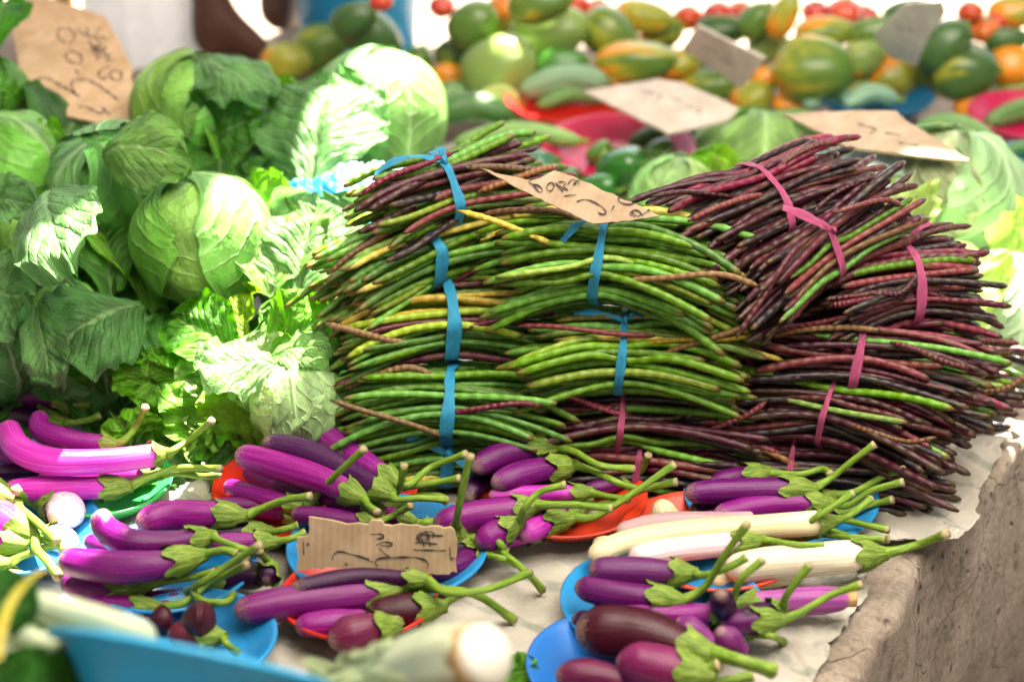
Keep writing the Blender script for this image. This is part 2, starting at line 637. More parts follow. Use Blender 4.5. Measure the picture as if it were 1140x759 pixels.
sheet('wrinkled off-white woven plastic sheet under the aubergine plates, at the front of the slab', [(850, 830), (896, 764), (925, 722), (945, 690), (960, 655), (975, 610), (998, 566), (1010, 545)], -1.3, .003, 1.5, .006)
sheet('crumpled pale woven plastic sheet under the bean stack, its corner over the slab edge', [(985, 604), (1030, 606), (1068, 598), (1092, 560), (1112, 500), (1116, 465), (1140, 415), (1200, 330), (1300, 160)], -1.6, .007, 4.2, .007)


# ================================================================== plates
def plate(label, cpx, rpx, color, z=.010, depth_m=.022, tilt=(0, 0), name='plastic_plate', cat='plate', group='plastic plates under the aubergines'):
    c = W(cpx[0], cpx[1], z)
    r = rm(rpx, c)
    d = depth_m
    prof = [(.002, .0), (r * .60, 0), (r * .66, .001), (r * .80, d * .45), (r * .93, d * .85), (r * .985, d), (r, d + .001), (r, d + .0035),
            (r * .975, d + .004), (r * .92, d * .85 + .004), (r * .79, d * .45 + .004), (r * .655, .006), (r * .60, .0045), (.002, .0045)]
    V, F, T = lathe(c, prof, 64)
    V = [Vector((v.x, v.y, v.z + (v.x - c.x) * tilt[0] + (v.y - c.y) * tilt[1])) for v in V]
    return props(mk(name, V, F, PLAST, tc=T, color=color, loc=c), label, cat, group)


BLUE, RED, ORED, GREEN = (.008, .26, .60), (.62, .018, .008), (.70, .045, .012), (.02, .36, .085)
plate('green plastic plate under the pink aubergines beside the cabbage leaves', (118, 556), 76, GREEN)
plate('red plastic plate under the dark aubergines next to the green bean bundles', (352, 562), 114, RED)
plate('orange-red plastic plate under the glossy aubergines in front of the green beans', (628, 572), 92, ORED)
plate('blue plastic plate under the curved aubergines on the left, just behind the round ones', (190, 650), 97, BLUE)
plate('blue plastic plate half hidden behind the torn price card', (432, 630), 112, BLUE)
plate('red plastic plate under the long aubergine below the torn price card', (400, 685), 88, RED)
plate('blue plastic plate under the purple aubergines at the foot of the purple beans', (868, 572), 108, BLUE)
plate('blue plastic plate under the heap of small dark aubergines near the slab edge', (735, 690), 112, BLUE)
plate('orange plastic plate under the white aubergines', (790, 622), 105, ORED)
plate('blue plastic plate under the fat maroon aubergines at the front corner', (690, 762), 105, (.01, .16, .55))
plate('blue plastic plate under the pale round aubergines by the left border', (20, 612), 95, BLUE)
plate('blue plastic plate under the small round maroon aubergines', (215, 732), 95, BLUE)
plate('blue plastic plate under the pink aubergines beside the green plate', (-40, 508), 85, BLUE)


# ================================================================== cardboard signs
def plane_pt(px, py, o, n):
    d = ray(px, py)
    return CAM + d * ((o - CAM).dot(n) / d.dot(n))


def sign(label, tri, outline, strokes, color=(.50, .33, .19), width=1.9, th=.004, jag=.0008, seed=0):
    A, B, C = [pt(t) for t in tri]
    n = (B - A).cross(C - A).normalized()
    if n.dot(CAM - A) < 0:
        n = -n
    ex = (B - A).normalized()
    ey = n.cross(ex)
    root = empty('price_card', A, label, 'price sign', 'handwritten cardboard price signs')
    rnd = random.Random(seed)
    P = []
    O = [plane_pt(x, y, A, n) for x, y in outline]
    for i in range(len(O)):
        a, b = O[i], O[(i + 1) % len(O)]
        k = max(2, int((b - a).length / .006))
        for j in range(k):
            q = a.lerp(b, j / k)
            if j:
                q = q + (ex * rnd.uniform(-1, 1) + ey * rnd.uniform(-1, 1)) * jag
            P.append(q)
    m = len(P)
    bend = lambda q: n * (.0015 * sin((q - A).dot(ex) * 14 + seed) + .0012 * sin((q - A).dot(ey) * 19 + seed))
    V = [q + bend(q) for q in P] + [q + bend(q) - n * th for q in P]
    T = [((q - A).dot(ex), (q - A).dot(ey), 0) for q in P] * 2
    F = [tuple(range(m)), tuple(range(2 * m - 1, m - 1, -1))]
    F += [(i, m + i, m + (i + 1) % m, (i + 1) % m) for i in range(m)]
    # orient the top face towards n
    nv = Vector((0, 0, 0))
    for i in range(m):
        nv += P[i].cross(P[(i + 1) % m])
    if nv.dot(n) < 0:
        F = [tuple(reversed(f)) for f in F]
    c = mk('card', V, F, CARD, root, tc=T, color=color, smooth=False)
    import bmesh
    bm = bmesh.new()
    bm.from_mesh(c.data)
    bmesh.ops.triangulate(bm, faces=[f for f in bm.faces if len(f.verts) > 4])
    bm.to_mesh(c.data)
    bm.free()
    if strokes:
        mb = MB()
        for s in strokes:
            q = [plane_pt(x, y, A, n) for x, y in s]
            L = sum((q[i + 1] - q[i]).length for i in range(len(q) - 1))
            C, _ = catmull(q, max(6, int(L / .002)))
            w = rm(width, A) / 2
            Vv, Ff = [], []
            for i, x in enumerate(C):
                t = (C[min(i + 1, len(C) - 1)] - C[max(i - 1, 0)])
                sd = n.cross(t).normalized()
                ww = w * (.75 + .35 * sin(i * .7 + seed)) * (1 if 0 < i < len(C) - 1 else .5)
                off = bend(x) + n * .0011
                Vv += [x + sd * ww + off, x - sd * ww + off]
            Ff = [(2 * i, 2 * i + 1, 2 * i + 3, 2 * i + 2) for i in range(len(C) - 1)]
            mb.add(Vv, Ff)
        mb.build('lettering', INK, c)
    return root


def tr(strokes, sc, ox, oy):
    return [[(ox + x / sc, oy + y / sc) for x, y in s] for s in strokes]


def ell(cx, cy, rx, ry, rot=0.0, n=14, a0=0.0, a1=2 * pi):
    out = []
    for i in range(n + 1):
        a = a0 + (a1 - a0) * i / n
        x, y = rx * cos(a), ry * sin(a)
        out.append((cx + x * cos(rot) - y * sin(rot), cy + x * sin(rot) + y * cos(rot)))
    return out


# big card over the cabbages
sign('large tan cardboard price card propped on the cabbages, reading 3.00 in pencil',
     [(40, 110, .24), (160, 140, .235), (60, 10, .30)],
     [(x / 4.215, y / 4.215) for x, y in [(48, -75), (300, 10), (495, 78), (535, 150), (560, 200), (600, 280), (625, 330), (610, 360), (635, 420), (610, 470), (650, 492), (690, 520), (715, 605), (560, 600), (380, 565), (155, 515), (95, 350), (60, 150)]],
     tr([ell(310, 168, 44, 34, .6), ell(350, 278, 42, 26, .5), [(358, 338), (366, 350), (372, 362)],
         [(232, 436), (200, 420), (182, 395), (192, 376), (230, 378), (290, 412), (340, 440), (378, 466)], [(378, 466), (350, 440), (338, 408), (356, 386), (400, 384), (460, 408), (520, 450), (562, 482)],
         [(370, 515), (400, 508), (425, 520), (470, 540), (500, 528), (480, 518), (520, 545)],
         [(522, 322), (480, 335), (466, 362), (490, 380), (520, 350)], ell(548, 362, 28, 24, .3),
         [(360, 140), (412, 172), (408, 128)], [(412, 172), (470, 195)], [(450, 150), (492, 128)], [(440, 165), (500, 190)],
         [(415, 200), (450, 235), (470, 205), (440, 262), (500, 230), (455, 285), (520, 262), (500, 295), (535, 290)], [(430, 215), (505, 265)], [(420, 245), (490, 215)]], 4.215, 0, 0), color=(.70, .48, .30), width=2.0, seed=1)
# bean card
sign('narrow cardboard price card on the green bean stack, marked Bora',
     [(548, 192, .36), (730, 240, .33), (640, 190, .365)],
     [(536, 188), (560, 195), (592, 201), (601, 199), (617, 190), (640, 197), (688, 219), (735, 240), (700, 246), (660, 249), (620, 231), (585, 214)],
     tr([[(196, 132), (176, 140), (170, 152), (186, 160), (205, 185), (214, 190), (222, 180), (208, 165), (188, 158)], ell(252, 168, 13, 17, .5), [(272, 152), (296, 186), (300, 178), (284, 162)],
         [(282, 150), (300, 148), (312, 158), (300, 166), (320, 182)], [(318, 160), (336, 138), (352, 152), (340, 160), (362, 140), (358, 160)],
         [(305, 204), (325, 200), (350, 199)], [(352, 224), (384, 216), (420, 226), (452, 246), (466, 266), (450, 272), (432, 264)], [(496, 238), (490, 252), (484, 258)],
         [(530, 204), (512, 210), (518, 224), (545, 234), (575, 230)], [(560, 262), (586, 280), (600, 268), (580, 256), (562, 262), (556, 272), (575, 282)], [(596, 262), (604, 276), (616, 262), (620, 272)], [(622, 262), (634, 250), (632, 266)]], 3.45, 540, 160),
     color=(.50, .37, .25), width=2.0, seed=2)
# torn front card
sign('small torn corrugated cardboard card standing among the aubergines, a 2 scrawled on it',
     [(335, 630, .055), (505, 637, .050), (345, 580, .100)],
     [(230 + x / 3.793, 440 + y / 3.793) for x, y in [(432, 515), (500, 526), (560, 538), (620, 545), (680, 549), (695, 530), (735, 532), (748, 549), (850, 553), (950, 556), (1030, 560), (1050, 585), (1057, 650), (1050, 700), (1056, 750), (1030, 748), (1010, 757), (940, 752), (880, 752), (700, 738), (500, 724), (490, 735), (380, 735), (388, 690), (378, 640), (382, 600), (428, 592)]],
     tr([[(532, 695), (536, 672), (560, 658), (610, 670), (660, 684), (705, 706)], ell(590, 712, 6, 5), ell(680, 690, 6, 5), [(722, 722), (712, 704), (730, 688), (790, 684), (870, 684), (918, 694), (936, 712), (928, 732)],
         [(728, 645), (752, 668), (776, 686)], [(690, 588), (735, 586), (748, 600), (716, 606)], [(714, 632), (750, 620), (784, 626), (775, 636), (732, 634)],
         ell(915, 600, 26, 22), ell(915, 600, 17, 13), [(908, 580), (936, 574), (960, 585), (955, 602)], [(905, 590), (1000, 594)], [(880, 622), (975, 628)], [(870, 652), (1010, 656)], [(903, 578), (918, 640)], [(930, 576), (944, 640)],
         [(1026, 640), (1031, 690), (1046, 684)], [(410, 612), (411, 672)], ell(428, 627, 6, 5)], 3.793, 230, 440),
     color=(.52, .375, .235), width=2.2, jag=.0016, seed=3)
# far cards
sign('broad blurred cardboard card lying on the cucumbers behind the green beans', [(650, 102, .15), (835, 128, .13), (740, 88, .16)],
     [(649, 100), (690, 93), (730, 87), (760, 91), (798, 108), (836, 128), (790, 139), (745, 149), (700, 125)],
     [[(715, 100), (735, 106), (728, 114)], [(745, 108), (762, 112)], [(760, 118), (780, 122), (772, 128)]], color=(.70, .61, .53), seed=4)
sign('small grey-brown card leaning against the papayas, above the broad card', [(760, 57, .14), (823, 99, .12), (778, 30, .20)], [(757, 56), (768, 40), (776, 29), (812, 46), (852, 65), (838, 83), (824, 99), (790, 76)],
     [[(785, 52), (800, 60)], [(800, 66), (815, 70)]], color=(.95, .84, .76), seed=5)
sign('pale square card standing among the papayas close to the twin green papayas', [(975, 42, .16), (1020, 70, .13), (1000, 8, .24)], [(972, 41), (990, 22), (1008, 4), (1049, 3), (1052, 17), (1031, 46), (1020, 73), (992, 66)],
     [[(1000, 30), (1020, 34)]], color=(1.0, .95, .90), seed=6)
sign('wide flat cardboard card on the lettuces behind the purple beans', [(880, 132, .235), (1070, 176, .235), (990, 127, .25)], [(872, 128), (952, 125), (997, 125), (1008, 135), (1044, 156), (1079, 178), (1058, 177), (945, 165), (908, 146)],
     [[(955, 140), (975, 146), (968, 151)], [(985, 150), (1003, 152)], [(1000, 160), (1024, 164)]], color=(.52, .40, .29), seed=7)
# ================================================================== aubergines
PUR, DRK, PNK, MAR, WHT, LIL, MAG = (.092, .0012, .082), (.026, .001, .028), (.44, .014, .34), (.036, .002, .010), (.58, .50, .29), (.35, .22, .23), (.19, .0015, .150)
GRP = 'aubergines heaped on the plates'


def aubergine(label, pts, z, r, color, stem=None, cal=1.0, neck=.78, tip=.10, fat=.35, group=GRP, cork=False, name='aubergine'):
    """pts: axis pixels from blossom tip to calyx; stem: pixels of the stalk"""
    P = [pt(p, z) for p in pts]
    R = rm(r * 1.10, P[len(P) // 2])
    n, k = 34, 20
    C, L = catmull(P, n)
    # round ends: parameter spacing is even, radius falls on a circle near the tip
    tipl = R * 1.05 / L
    endl = R * .5 / L

    def rad(t):
        b = .84 + .16 * sst(0, fat, t) - (1 - neck) * sst(fat + .1, 1.0, t)
        if t < tipl:
            b *= sqrt(max(0.0, 1 - (1 - t / tipl) ** 2)) * .98 + .02
        if t > 1 - endl:
            q = (t - 1 + endl) / endl
            b *= sqrt(max(.02, 1 - (q * .92) ** 2))
        return R * b
    rnd = random.Random(label)
    ph = rnd.uniform(0, 6)
    # resample denser at the tip
    ts = sorted(set([0, .25 * tipl * .2, tipl * .12, tipl * .3, tipl * .55, tipl * .8] + [tipl + (1 - endl - tipl) * i / 24 for i in range(25)] + [1 - endl * .7, 1 - endl * .4, 1 - endl * .15, 1]))
    Cd, _ = catmull(P, 220)
    C = []
    for t in ts:
        f = t * 219
        i = min(218, int(f))
        C.append(Cd[i].lerp(Cd[i + 1], f - i))
    T, N, B = frames(C)
    V, F, TC = [], [], []
    for i, t in enumerate(ts):
        rr = rad(t)
        for j in range(k):
            a = 2 * pi * j / k
            q = rr * (1 + .025 * sin(2 * a + ph + t * 3) + .02 * sin(3 * a + ph * 2 - t * 4) + .03 * sin(t * 9 + ph))
            V.append(C[i] + N[i] * cos(a) * q + B[i] * sin(a) * q)
            TC.append((cos(a), sin(a), t))
    m = len(ts)
    for i in range(m - 1):
        for j in range(k):
            F.append((i * k + j, i * k + (j + 1) % k, (i + 1) * k + (j + 1) % k, (i + 1) * k + j))
    F += [tuple(range(k - 1, -1, -1)), tuple((m - 1) * k + j for j in range(k))]
    base = P[0].lerp(P[-1], .5)
    root = empty(name, (base.x, base.y, base.z - R), label, 'aubergine', group)
    mk('fruit', V, F, EGG, root, tc=TC, color=color)
    end, dirv = C[-1], T[-1]
    sr = max(.0040, R * .27)
    if cal:
        # calyx: ribbed green cap with five sepals hugging the shoulder
        V, F, TC = [], [], []
        ka, kr = 40, 9
        Ls = R * (1.12 if R < .03 else .85) * cal * rnd.uniform(.85, 1.15)
        Ne, Be = N[-1], B[-1]
        for q in range(kr):
            s = q / (kr - 1)
            for j in range(ka):
                a = 2 * pi * j / ka
                lobe = .62 + .38 * abs(cos(2.5 * a + ph)) ** 1.6 * (1 + .22 * sin(a * 1.0 + ph * 3))
                d = -R * .85 + s * (R * .85 + Ls * lobe)         # distance back from the fruit's end (negative: beyond it)
                t = 1 - d / L
                if t >= 1:
                    f = (t - 1) * L / (R * .85)
                    c = end + dirv * (t - 1) * L
                    rr = sr * 1.30 + (rad(1 - endl) * .84 - sr * 1.30) * max(0.0, 1 - f) ** 1.5 + .0006
                    nn, bb = Ne, Be
                else:
                    ff = t * 219
                    i = max(0, min(218, int(ff)))
                    c = Cd[i].lerp(Cd[i + 1], ff - i)
                    rr = max(rad(t), rad(1 - endl) * .86 if t > 1 - endl else 0) * 1.04 + .0011 + .0020 * s ** 5 * rnd.uniform(.2, 1.6)
                    nn, bb = Ne, Be
                    tt = dirv
                rr *= 1 + .035 * cos(10 * a + 4 * ph) * (1 - .5 * s) + .03 * cos(5 * a + 2 * ph) * (1 - s)
                V.append(c + nn * cos(a) * rr + bb * sin(a) * rr)
                TC.append((cos(a), sin(a), s))
        for q in range(kr - 1):
            for j in range(ka):
                F.append((q * ka + j, q * ka + (j + 1) % ka, (q + 1) * ka + (j + 1) % ka, (q + 1) * ka + j))
        F.append(tuple(range(ka)))
        mk('calyx', V, F, CALYX, root, tc=TC)
    if stem:
        S = [end + dirv * R * .55]
        zz = end.z
        for q in stem:
            zz = q[2] if len(q) > 2 else zz + .006
            S.append(W(q[0], q[1], zz))
        V, F, TC = tube(S, lambda t: sr * (1.30 - .42 * sst(0, .3, t) + .22 * sst(.8, 1, t)), 22, 10, ridge=lambda a, t: 1 + .07 * sin(5 * a + ph))
        mk('stalk', V, F, STEM, root, tc=TC)
    if cork:
        V, F, TC = tube([P[0] - (P[1] - P[0]).normalized() * .004, P[0] + (P[1] - P[0]).normalized() * .006], lambda t: R * .62, 4, 14)
        mk('cork_scar', V, F, CORK, root, tc=TC, color=(.50, .27, .12))
    return root


CORK = m_simple('corky_scar', .9, .1, .35, 120, bump=.6)
A = aubergine
# --- left border heap (green plate)
A('fat dark purple aubergine resting against the cabbage leaves, highest of the left heap', [(-30, 440), (35, 437), (90, 446)], .065, 17, PUR, [(112, 440), (150, 424), (186, 410, .10)], 1.3)
A('deep purple aubergine directly under the fat dark one, beside the cabbage leaves', [(-40, 472), (20, 466), (62, 470)], .045, 14, DRK, [(95, 468), (112, 462)], 1.3)
A('hooked magenta aubergine with its bent tip pointing up, beside the green plate', [(44, 458, .085), (46, 478, .075), (74, 488, .07), (122, 494, .065)], .07, 11.5, MAG, [(140, 488), (152, 474), (162, 453, .11)], .8, neck=.75)
A('bright pink curved aubergine lying across the left heap', [(8, 474, .075), (22, 500, .08), (60, 514, .08), (120, 513, .08), (178, 506, .075)], .08, 14.5, PNK, [(192, 502), (212, 488), (236, 468, .12)], .6, neck=.8)
A('lilac-purple stub of an aubergine peeking out under the bright pink curved one', [(-20, 488), (10, 506), (38, 520)], .04, 13, MAG, None, 0)
A('slim dark aubergine squeezed between the pink ones on the green plate', [(-30, 530), (20, 524), (60, 523)], .05, 8, DRK, None, .6)
A('pink aubergine behind the front one on the green plate', [(40, 536), (110, 528), (172, 528)], .045, 11, PNK, [(200, 526), (224, 530), (246, 528, .06)], 1.2, neck=.8)
A('front pink-purple aubergine lying along the green plate', [(4, 545), (60, 544), (136, 542)], .05, 13, PNK, [(168, 530), (200, 521), (246, 522, .075)], 1.6, neck=.85)
A('bright pink aubergine at the left border, behind the pale round ones', [(-35, 572), (0, 578), (34, 594)], .045, 19, (.42, .03, .31), [(40, 610), (52, 624), (66, 642, .05)], 1.1)
A('pinkish aubergine with a long drooping green stalk at the left border', [(-50, 545), (-20, 548), (10, 556)], .05, 16, MAG, [(22, 565), (40, 580), (64, 602, .06)], 1.4)
A('pale round aubergine, larger of the two at the left border', [(88, 578), (68, 566), (52, 562)], .035, 19, (.66, .46, .55), [(30, 556), (18, 545, .07)], .8, fat=.5, neck=.8)
A('pale round aubergine, smaller of the two, tucked at the left border', [(84, 608), (66, 600), (50, 596)], .022, 14, (.70, .58, .60), [(30, 592)], .7, fat=.5, neck=.8)
A('pinkish-purple aubergine under a tangle of stalks at the left border', [(-45, 606), (-10, 603), (22, 606)], .04, 13, PNK, [(40, 600), (60, 604), (72, 612, .05)], 1.3)
A('lowest pale green-stalked aubergine of the left border tangle', [(-60, 632), (-25, 630), (2, 628)], .03, 12, MAG, [(22, 620), (45, 612), (64, 606, .05)], 1.3)
A('small pale aubergine whose calyx faces the leek bundle', [(36, 652), (20, 648), (4, 640)], .02, 12, (.62, .56, .42), [(-10, 634)], .9)
# --- curved aubergines on the blue plate, left
A('purple aubergine with an upturned hooked tip on the left blue plate', [(113, 566, .10), (118, 588, .085), (148, 604, .08), (190, 604, .075), (228, 598, .07)], .08, 15, PUR, [(245, 602), (268, 610), (288, 615, .06)], 1.3)
A('glossy purple aubergine whose rounded end faces out, behind the hooked one', [(152, 584), (185, 574), (225, 573), (262, 574)], .06, 16, MAG, [(290, 566), (318, 556, .08), (346, 552, .09)], 1.3)
A('long slim purple aubergine at the back of the left blue plate', [(225, 566), (275, 563), (322, 566)], .035, 10, PUR, [(340, 562)], .9)
A('thick purple aubergine, longest on the left blue plate', [(66, 622), (110, 630), (165, 630), (215, 620)], .070, 17, (.115, .003, .105), [(236, 614), (252, 612), (263, 616, .08)], 1.5)
A('purple aubergine tucked under the thick one on the left blue plate', [(70, 646), (100, 655), (150, 655)], .038, 14.5, PUR, [(178, 648), (212, 642), (240, 636, .06)], 1.7)
A('pinkish aubergine at the front edge of the left blue plate', [(85, 664), (125, 672), (172, 676)], .030, 11, MAG, [(205, 670), (232, 650), (275, 628, .08)], 2.0)
A('dark aubergine at the right side of the left blue plate', [(300, 642), (265, 640), (235, 648)], .035, 14, DRK, [(215, 655), (225, 668), (250, 670), (260, 662, .035)], .7)
A('small aubergine with a long straight stalk behind the dark one', [(160, 690), (180, 678), (200, 664)], .024, 9, MAG, [(225, 648, .06), (255, 628, .08), (290, 606, .11)], 1.2)
A('upright green-capped aubergine beside the torn price card', [(296, 646), (298, 640), (302, 634)], .045, 11, DRK, [(296, 622), (288, 612, .09)], 1.2)
# --- red plate by the beans
A('pale magenta aubergine, hindmost on the red plate by the bean bundles', [(346, 470, .085), (372, 492, .075), (405, 515, .07), (438, 535, .065)], .07, 14, (.19, .006, .165), [(455, 540), (480, 520), (520, 505, .10)], 1.0)
A('darkest purple aubergine crossing the top of the red plate', [(292, 492, .095), (340, 503, .09), (392, 528, .08), (430, 548, .075)], .09, 14, (.052, .005, .058), [(442, 556), (470, 554), (498, 556, .08)], .9)
A('bright purple aubergine with a scarred tip, on top of the red plate', [(262, 505, .085), (310, 518, .08), (360, 534, .075), (398, 552, .07)], .08, 15, MAG, [(410, 562), (420, 570)], 1.2)
A('purple aubergine hidden beneath the scarred one on the red plate', [(272, 522), (320, 545), (350, 556)], .04, 11, PUR, None, .8)
A('scarred purple aubergine at the left rim of the red plate', [(250, 540), (285, 551), (330, 562)], .045, 10.5, MAG, [(348, 556), (372, 530, .09), (406, 499, .13)], 1.1)
A('slim purple aubergine lying in front of the red plate, right behind the torn card', [(324, 572), (360, 575), (412, 582)], .05, 10, PUR, [(440, 572), (458, 562, .07)], 1.0)
A('short pink-purple aubergine behind the right half of the torn card', [(396, 571), (430, 572), (460, 581)], .042, 8, MAG, [(485, 584), (505, 582, .05)], 1.6)
A('aubergine at the right rim of the red plate with an upright thick stalk', [(360, 570), (400, 562), (428, 556)], .035, 9, DRK, [(444, 545, .07), (448, 525, .10), (450, 516, .11)], 1.4)
A('small aubergine whose stalk reaches toward the blue string', [(400, 545), (425, 540), (445, 540)], .06, 8, PUR, [(465, 540), (490, 536), (512, 532, .08)], 1.2)
A('aubergine on the red plate with its stalk hooked down', [(395, 565), (420, 562), (440, 560)], .045, 8, PUR, [(465, 552), (490, 552), (498, 560, .05)], 1.2)
# --- orange-red plate
A('shiny purple aubergine, topmost on the orange-red plate', [(526, 522, .075), (560, 507, .075), (612, 500, .07)], .075, 14, PUR, [(640, 503), (668, 518), (706, 522, .075)], 1.9, neck=.85)
A('dark purple aubergine end turned toward the green beans on the orange-red plate', [(520, 556), (526, 543), (545, 530)], .045, 13, DRK, None, 0)
A('purple aubergine, second from the top on the orange-red plate', [(548, 540, .065), (588, 526, .065), (632, 519, .06)], .065, 14, (.115, .003, .108), [(660, 524), (685, 536), (710, 545, .06)], 1.9, neck=.85)
A('slender pink aubergine squeezed in the middle of the orange-red plate', [(544, 552), (590, 549), (652, 548)], .052, 8.5, PNK, [(675, 552), (700, 556)], 1.8, neck=.9)
A('fat pink-purple aubergine lying across the front of the orange-red plate', [(482, 584, .05), (530, 574, .055), (588, 564, .06)], .055, 16, (.20, .005, .155), [(604, 562), (640, 562), (682, 566, .075)], 1.0)
A('pink-purple aubergine with its stalk curling up, front of the orange-red plate', [(530, 606, .042), (552, 594, .048), (572, 584, .055)], .05, 14, MAG, [(584, 566, .085), (600, 548, .10), (630, 539, .11)], .9)
A('bright pink aubergine with large green calyx on the orange-red plate', [(580, 598), (606, 584), (630, 578)], .042, 12, PNK, [(662, 575), (700, 552, .07), (752, 516, .10)], 2.4, neck=.9)
A('aubergine with a ribbed calyx and long stalk at the right of the orange-red plate', [(590, 588), (622, 575), (645, 566)], .035, 11, MAG, [(680, 560), (715, 545, .06), (754, 536, .075)], 2.2, neck=.9)
A('hanging aubergine with an upright stalk between the torn card and the orange-red plate', [(507, 602, .03), (508, 597, .04), (508, 590, .05)], .04, 11, PUR, [(510, 570, .085), (517, 535, .125), (524, 506, .155)], 1.0)
A('small purple aubergine behind the stalks of the orange-red plate', [(650, 545), (680, 540), (700, 535)], .03, 8, PUR, [(716, 520, .05), (722, 506, .07)], 1.5)
# --- around the torn card
A('dark aubergine beneath the torn card with a stalk lying over the sheet', [(440, 625), (490, 618), (535, 602)], .03, 12, DRK, [(556, 612), (585, 636), (604, 657, .012)], 1.1)
A('purple aubergine at the end of the torn card, its green stalk lying flat', [(470, 640), (505, 630), (530, 615)], .028, 12, PUR, [(545, 618), (560, 622), (575, 628, .02)], .9)
A('aubergine hidden behind the torn card with a crooked green stalk', [(440, 600), (490, 600), (528, 590)], .035, 10, PUR, [(545, 592), (556, 604), (560, 610, .04)], 1.2)
A('long magenta aubergine stretched out below the torn card', [(260, 681), (325, 671), (400, 663), (452, 656)], .040, 18, (.15, .0035, .115), [(485, 655), (530, 662), (572, 690, .012)], 2.1, neck=.75)
A('dark slender aubergine lying behind the long magenta one', [(325, 655), (400, 643), (468, 645)], .055, 11, DRK, [(500, 660), (545, 655), (590, 637, .05)], 1.6)
A('short bright purple aubergine on the red plate below the long magenta one', [(328, 697), (360, 694), (410, 688)], .032, 14, MAG, None, 0)
A('round maroon aubergine, right of the pair on the red plate', [(408, 684), (440, 680), (482, 676)], .035, 17, MAR, [(500, 668), (515, 660, .05)], 1.0, fat=.5, name='round_aubergine')
A('round maroon aubergine, left of the pair on the red plate', [(366, 714), (392, 706), (428, 698)], .040, 21, (.10, .008, .04), [(445, 690)], .6, fat=.5, name='round_aubergine')
# --- little round maroon ones by the big blue bowl
A('tiny round maroon aubergine nearest the leek stalks', [(166, 692), (178, 690), (192, 686)], .03, 15, MAR, None, 0, fat=.5, name='round_aubergine')
A('shiny round maroon aubergine, topmost of the little heap', [(202, 692), (220, 690), (240, 690)], .045, 21, MAR, None, 0, fat=.5, name='round_aubergine')
A('flat round maroon aubergine at the front of the little heap', [(186, 706), (212, 706), (238, 708)], .03, 16, (.09, .008, .02), [(252, 716), (264, 726, .02)], .8, fat=.5, name='round_aubergine')
# --- purple beans' foot, blue plate
A('purple aubergine at the back of the plate below the purple beans', [(790, 540), (830, 530), (848, 527)], .055, 12, PUR, [(890, 528), (915, 522), (925, 528, .07)], 2.2, neck=.9)
A('speckled purple aubergine, largest on the plate below the purple beans', [(762, 549), (810, 546), (898, 544)], .062, 13, (.115, .003, .108), [(925, 532), (950, 512, .09), (974, 494, .11)], 1.9, neck=.9)
A('magenta aubergine with a forked green calyx on the plate below the purple beans', [(795, 573), (850, 563), (916, 560)], .050, 12, MAG, [(945, 562), (970, 546, .075), (1006, 536, .09)], 1.7, neck=.95)
A('dark aubergine lying low behind the lilac-white ones', [(768, 570), (790, 564), (830, 560)], .035, 9, DRK, None, 0)
A('pinkish aubergine lying low along the lilac-white ones', [(772, 580), (820, 574), (880, 574)], .032, 10, PNK, [(920, 575), (955, 582), (990, 590, .045)], 1.4)
A('small aubergine with a straight stalk over the rim of the blue plate', [(880, 560), (905, 556), (925, 552)], .045, 8, PUR, [(950, 548), (980, 532), (1006, 522, .08)], 1.3)
A('small aubergine whose stalk touches the bean ends', [(880, 580), (910, 575), (935, 570)], .028, 8, PUR, [(955, 566), (975, 560), (994, 556, .05)], 1.3)
A('small aubergine with a short thick stalk at the rim of the blue plate', [(850, 585), (880, 582), (900, 578)], .02, 7, PUR, [(925, 590), (955, 598), (990, 600, .03)], 1.3)
# --- white ones
A('lilac-tinted aubergine behind the long white one', [(686, 592), (740, 582), (840, 578)], .055, 11, LIL, None, 0, tip=.05)
A('long cream-white aubergine with a bent back', [(656, 622, .05), (690, 606, .055), (760, 594, .06), (850, 586, .06), (918, 581, .06)], .06, 14, WHT, [(945, 574), (970, 555)], .9, neck=.9)
A('stubby white aubergine end sticking up behind the lilac one', [(732, 556, .065), (742, 574, .05), (756, 590, .035)], .05, 13, WHT, None, 0)
A('white aubergine flushed pink, in front of the long white one', [(700, 622), (760, 610), (838, 602)], .052, 13.5, (.58, .42, .46), [(860, 602), (885, 606), (916, 607, .06)], 1.5, neck=.9)
A('thick white aubergine with a long green stalk pointing over the slab edge', [(806, 634), (870, 626), (972, 617)], .045, 18, (.72, .67, .47), [(1000, 612), (1025, 605), (1054, 594, .085)], 1.3, neck=.85)
A('small white aubergine end at the left of the white heap', [(660, 604), (690, 612), (720, 620)], .03, 12, WHT, None, 0)
A('cream aubergine lying under the thick white one', [(790, 645), (830, 648), (880, 642)], .022, 10, WHT, None, 0)
A('green-stalked white aubergine tucked at the rear of the white heap', [(800, 600), (850, 598), (880, 596)], .04, 9, WHT, [(905, 578, .07), (930, 562, .085), (950, 548, .095)], 1.6)
A('white aubergine half hidden with its stalk along the thick white one', [(810, 610), (860, 604), (890, 598)], .035, 8, WHT, [(915, 594), (950, 598), (985, 600, .05)], 1.6)
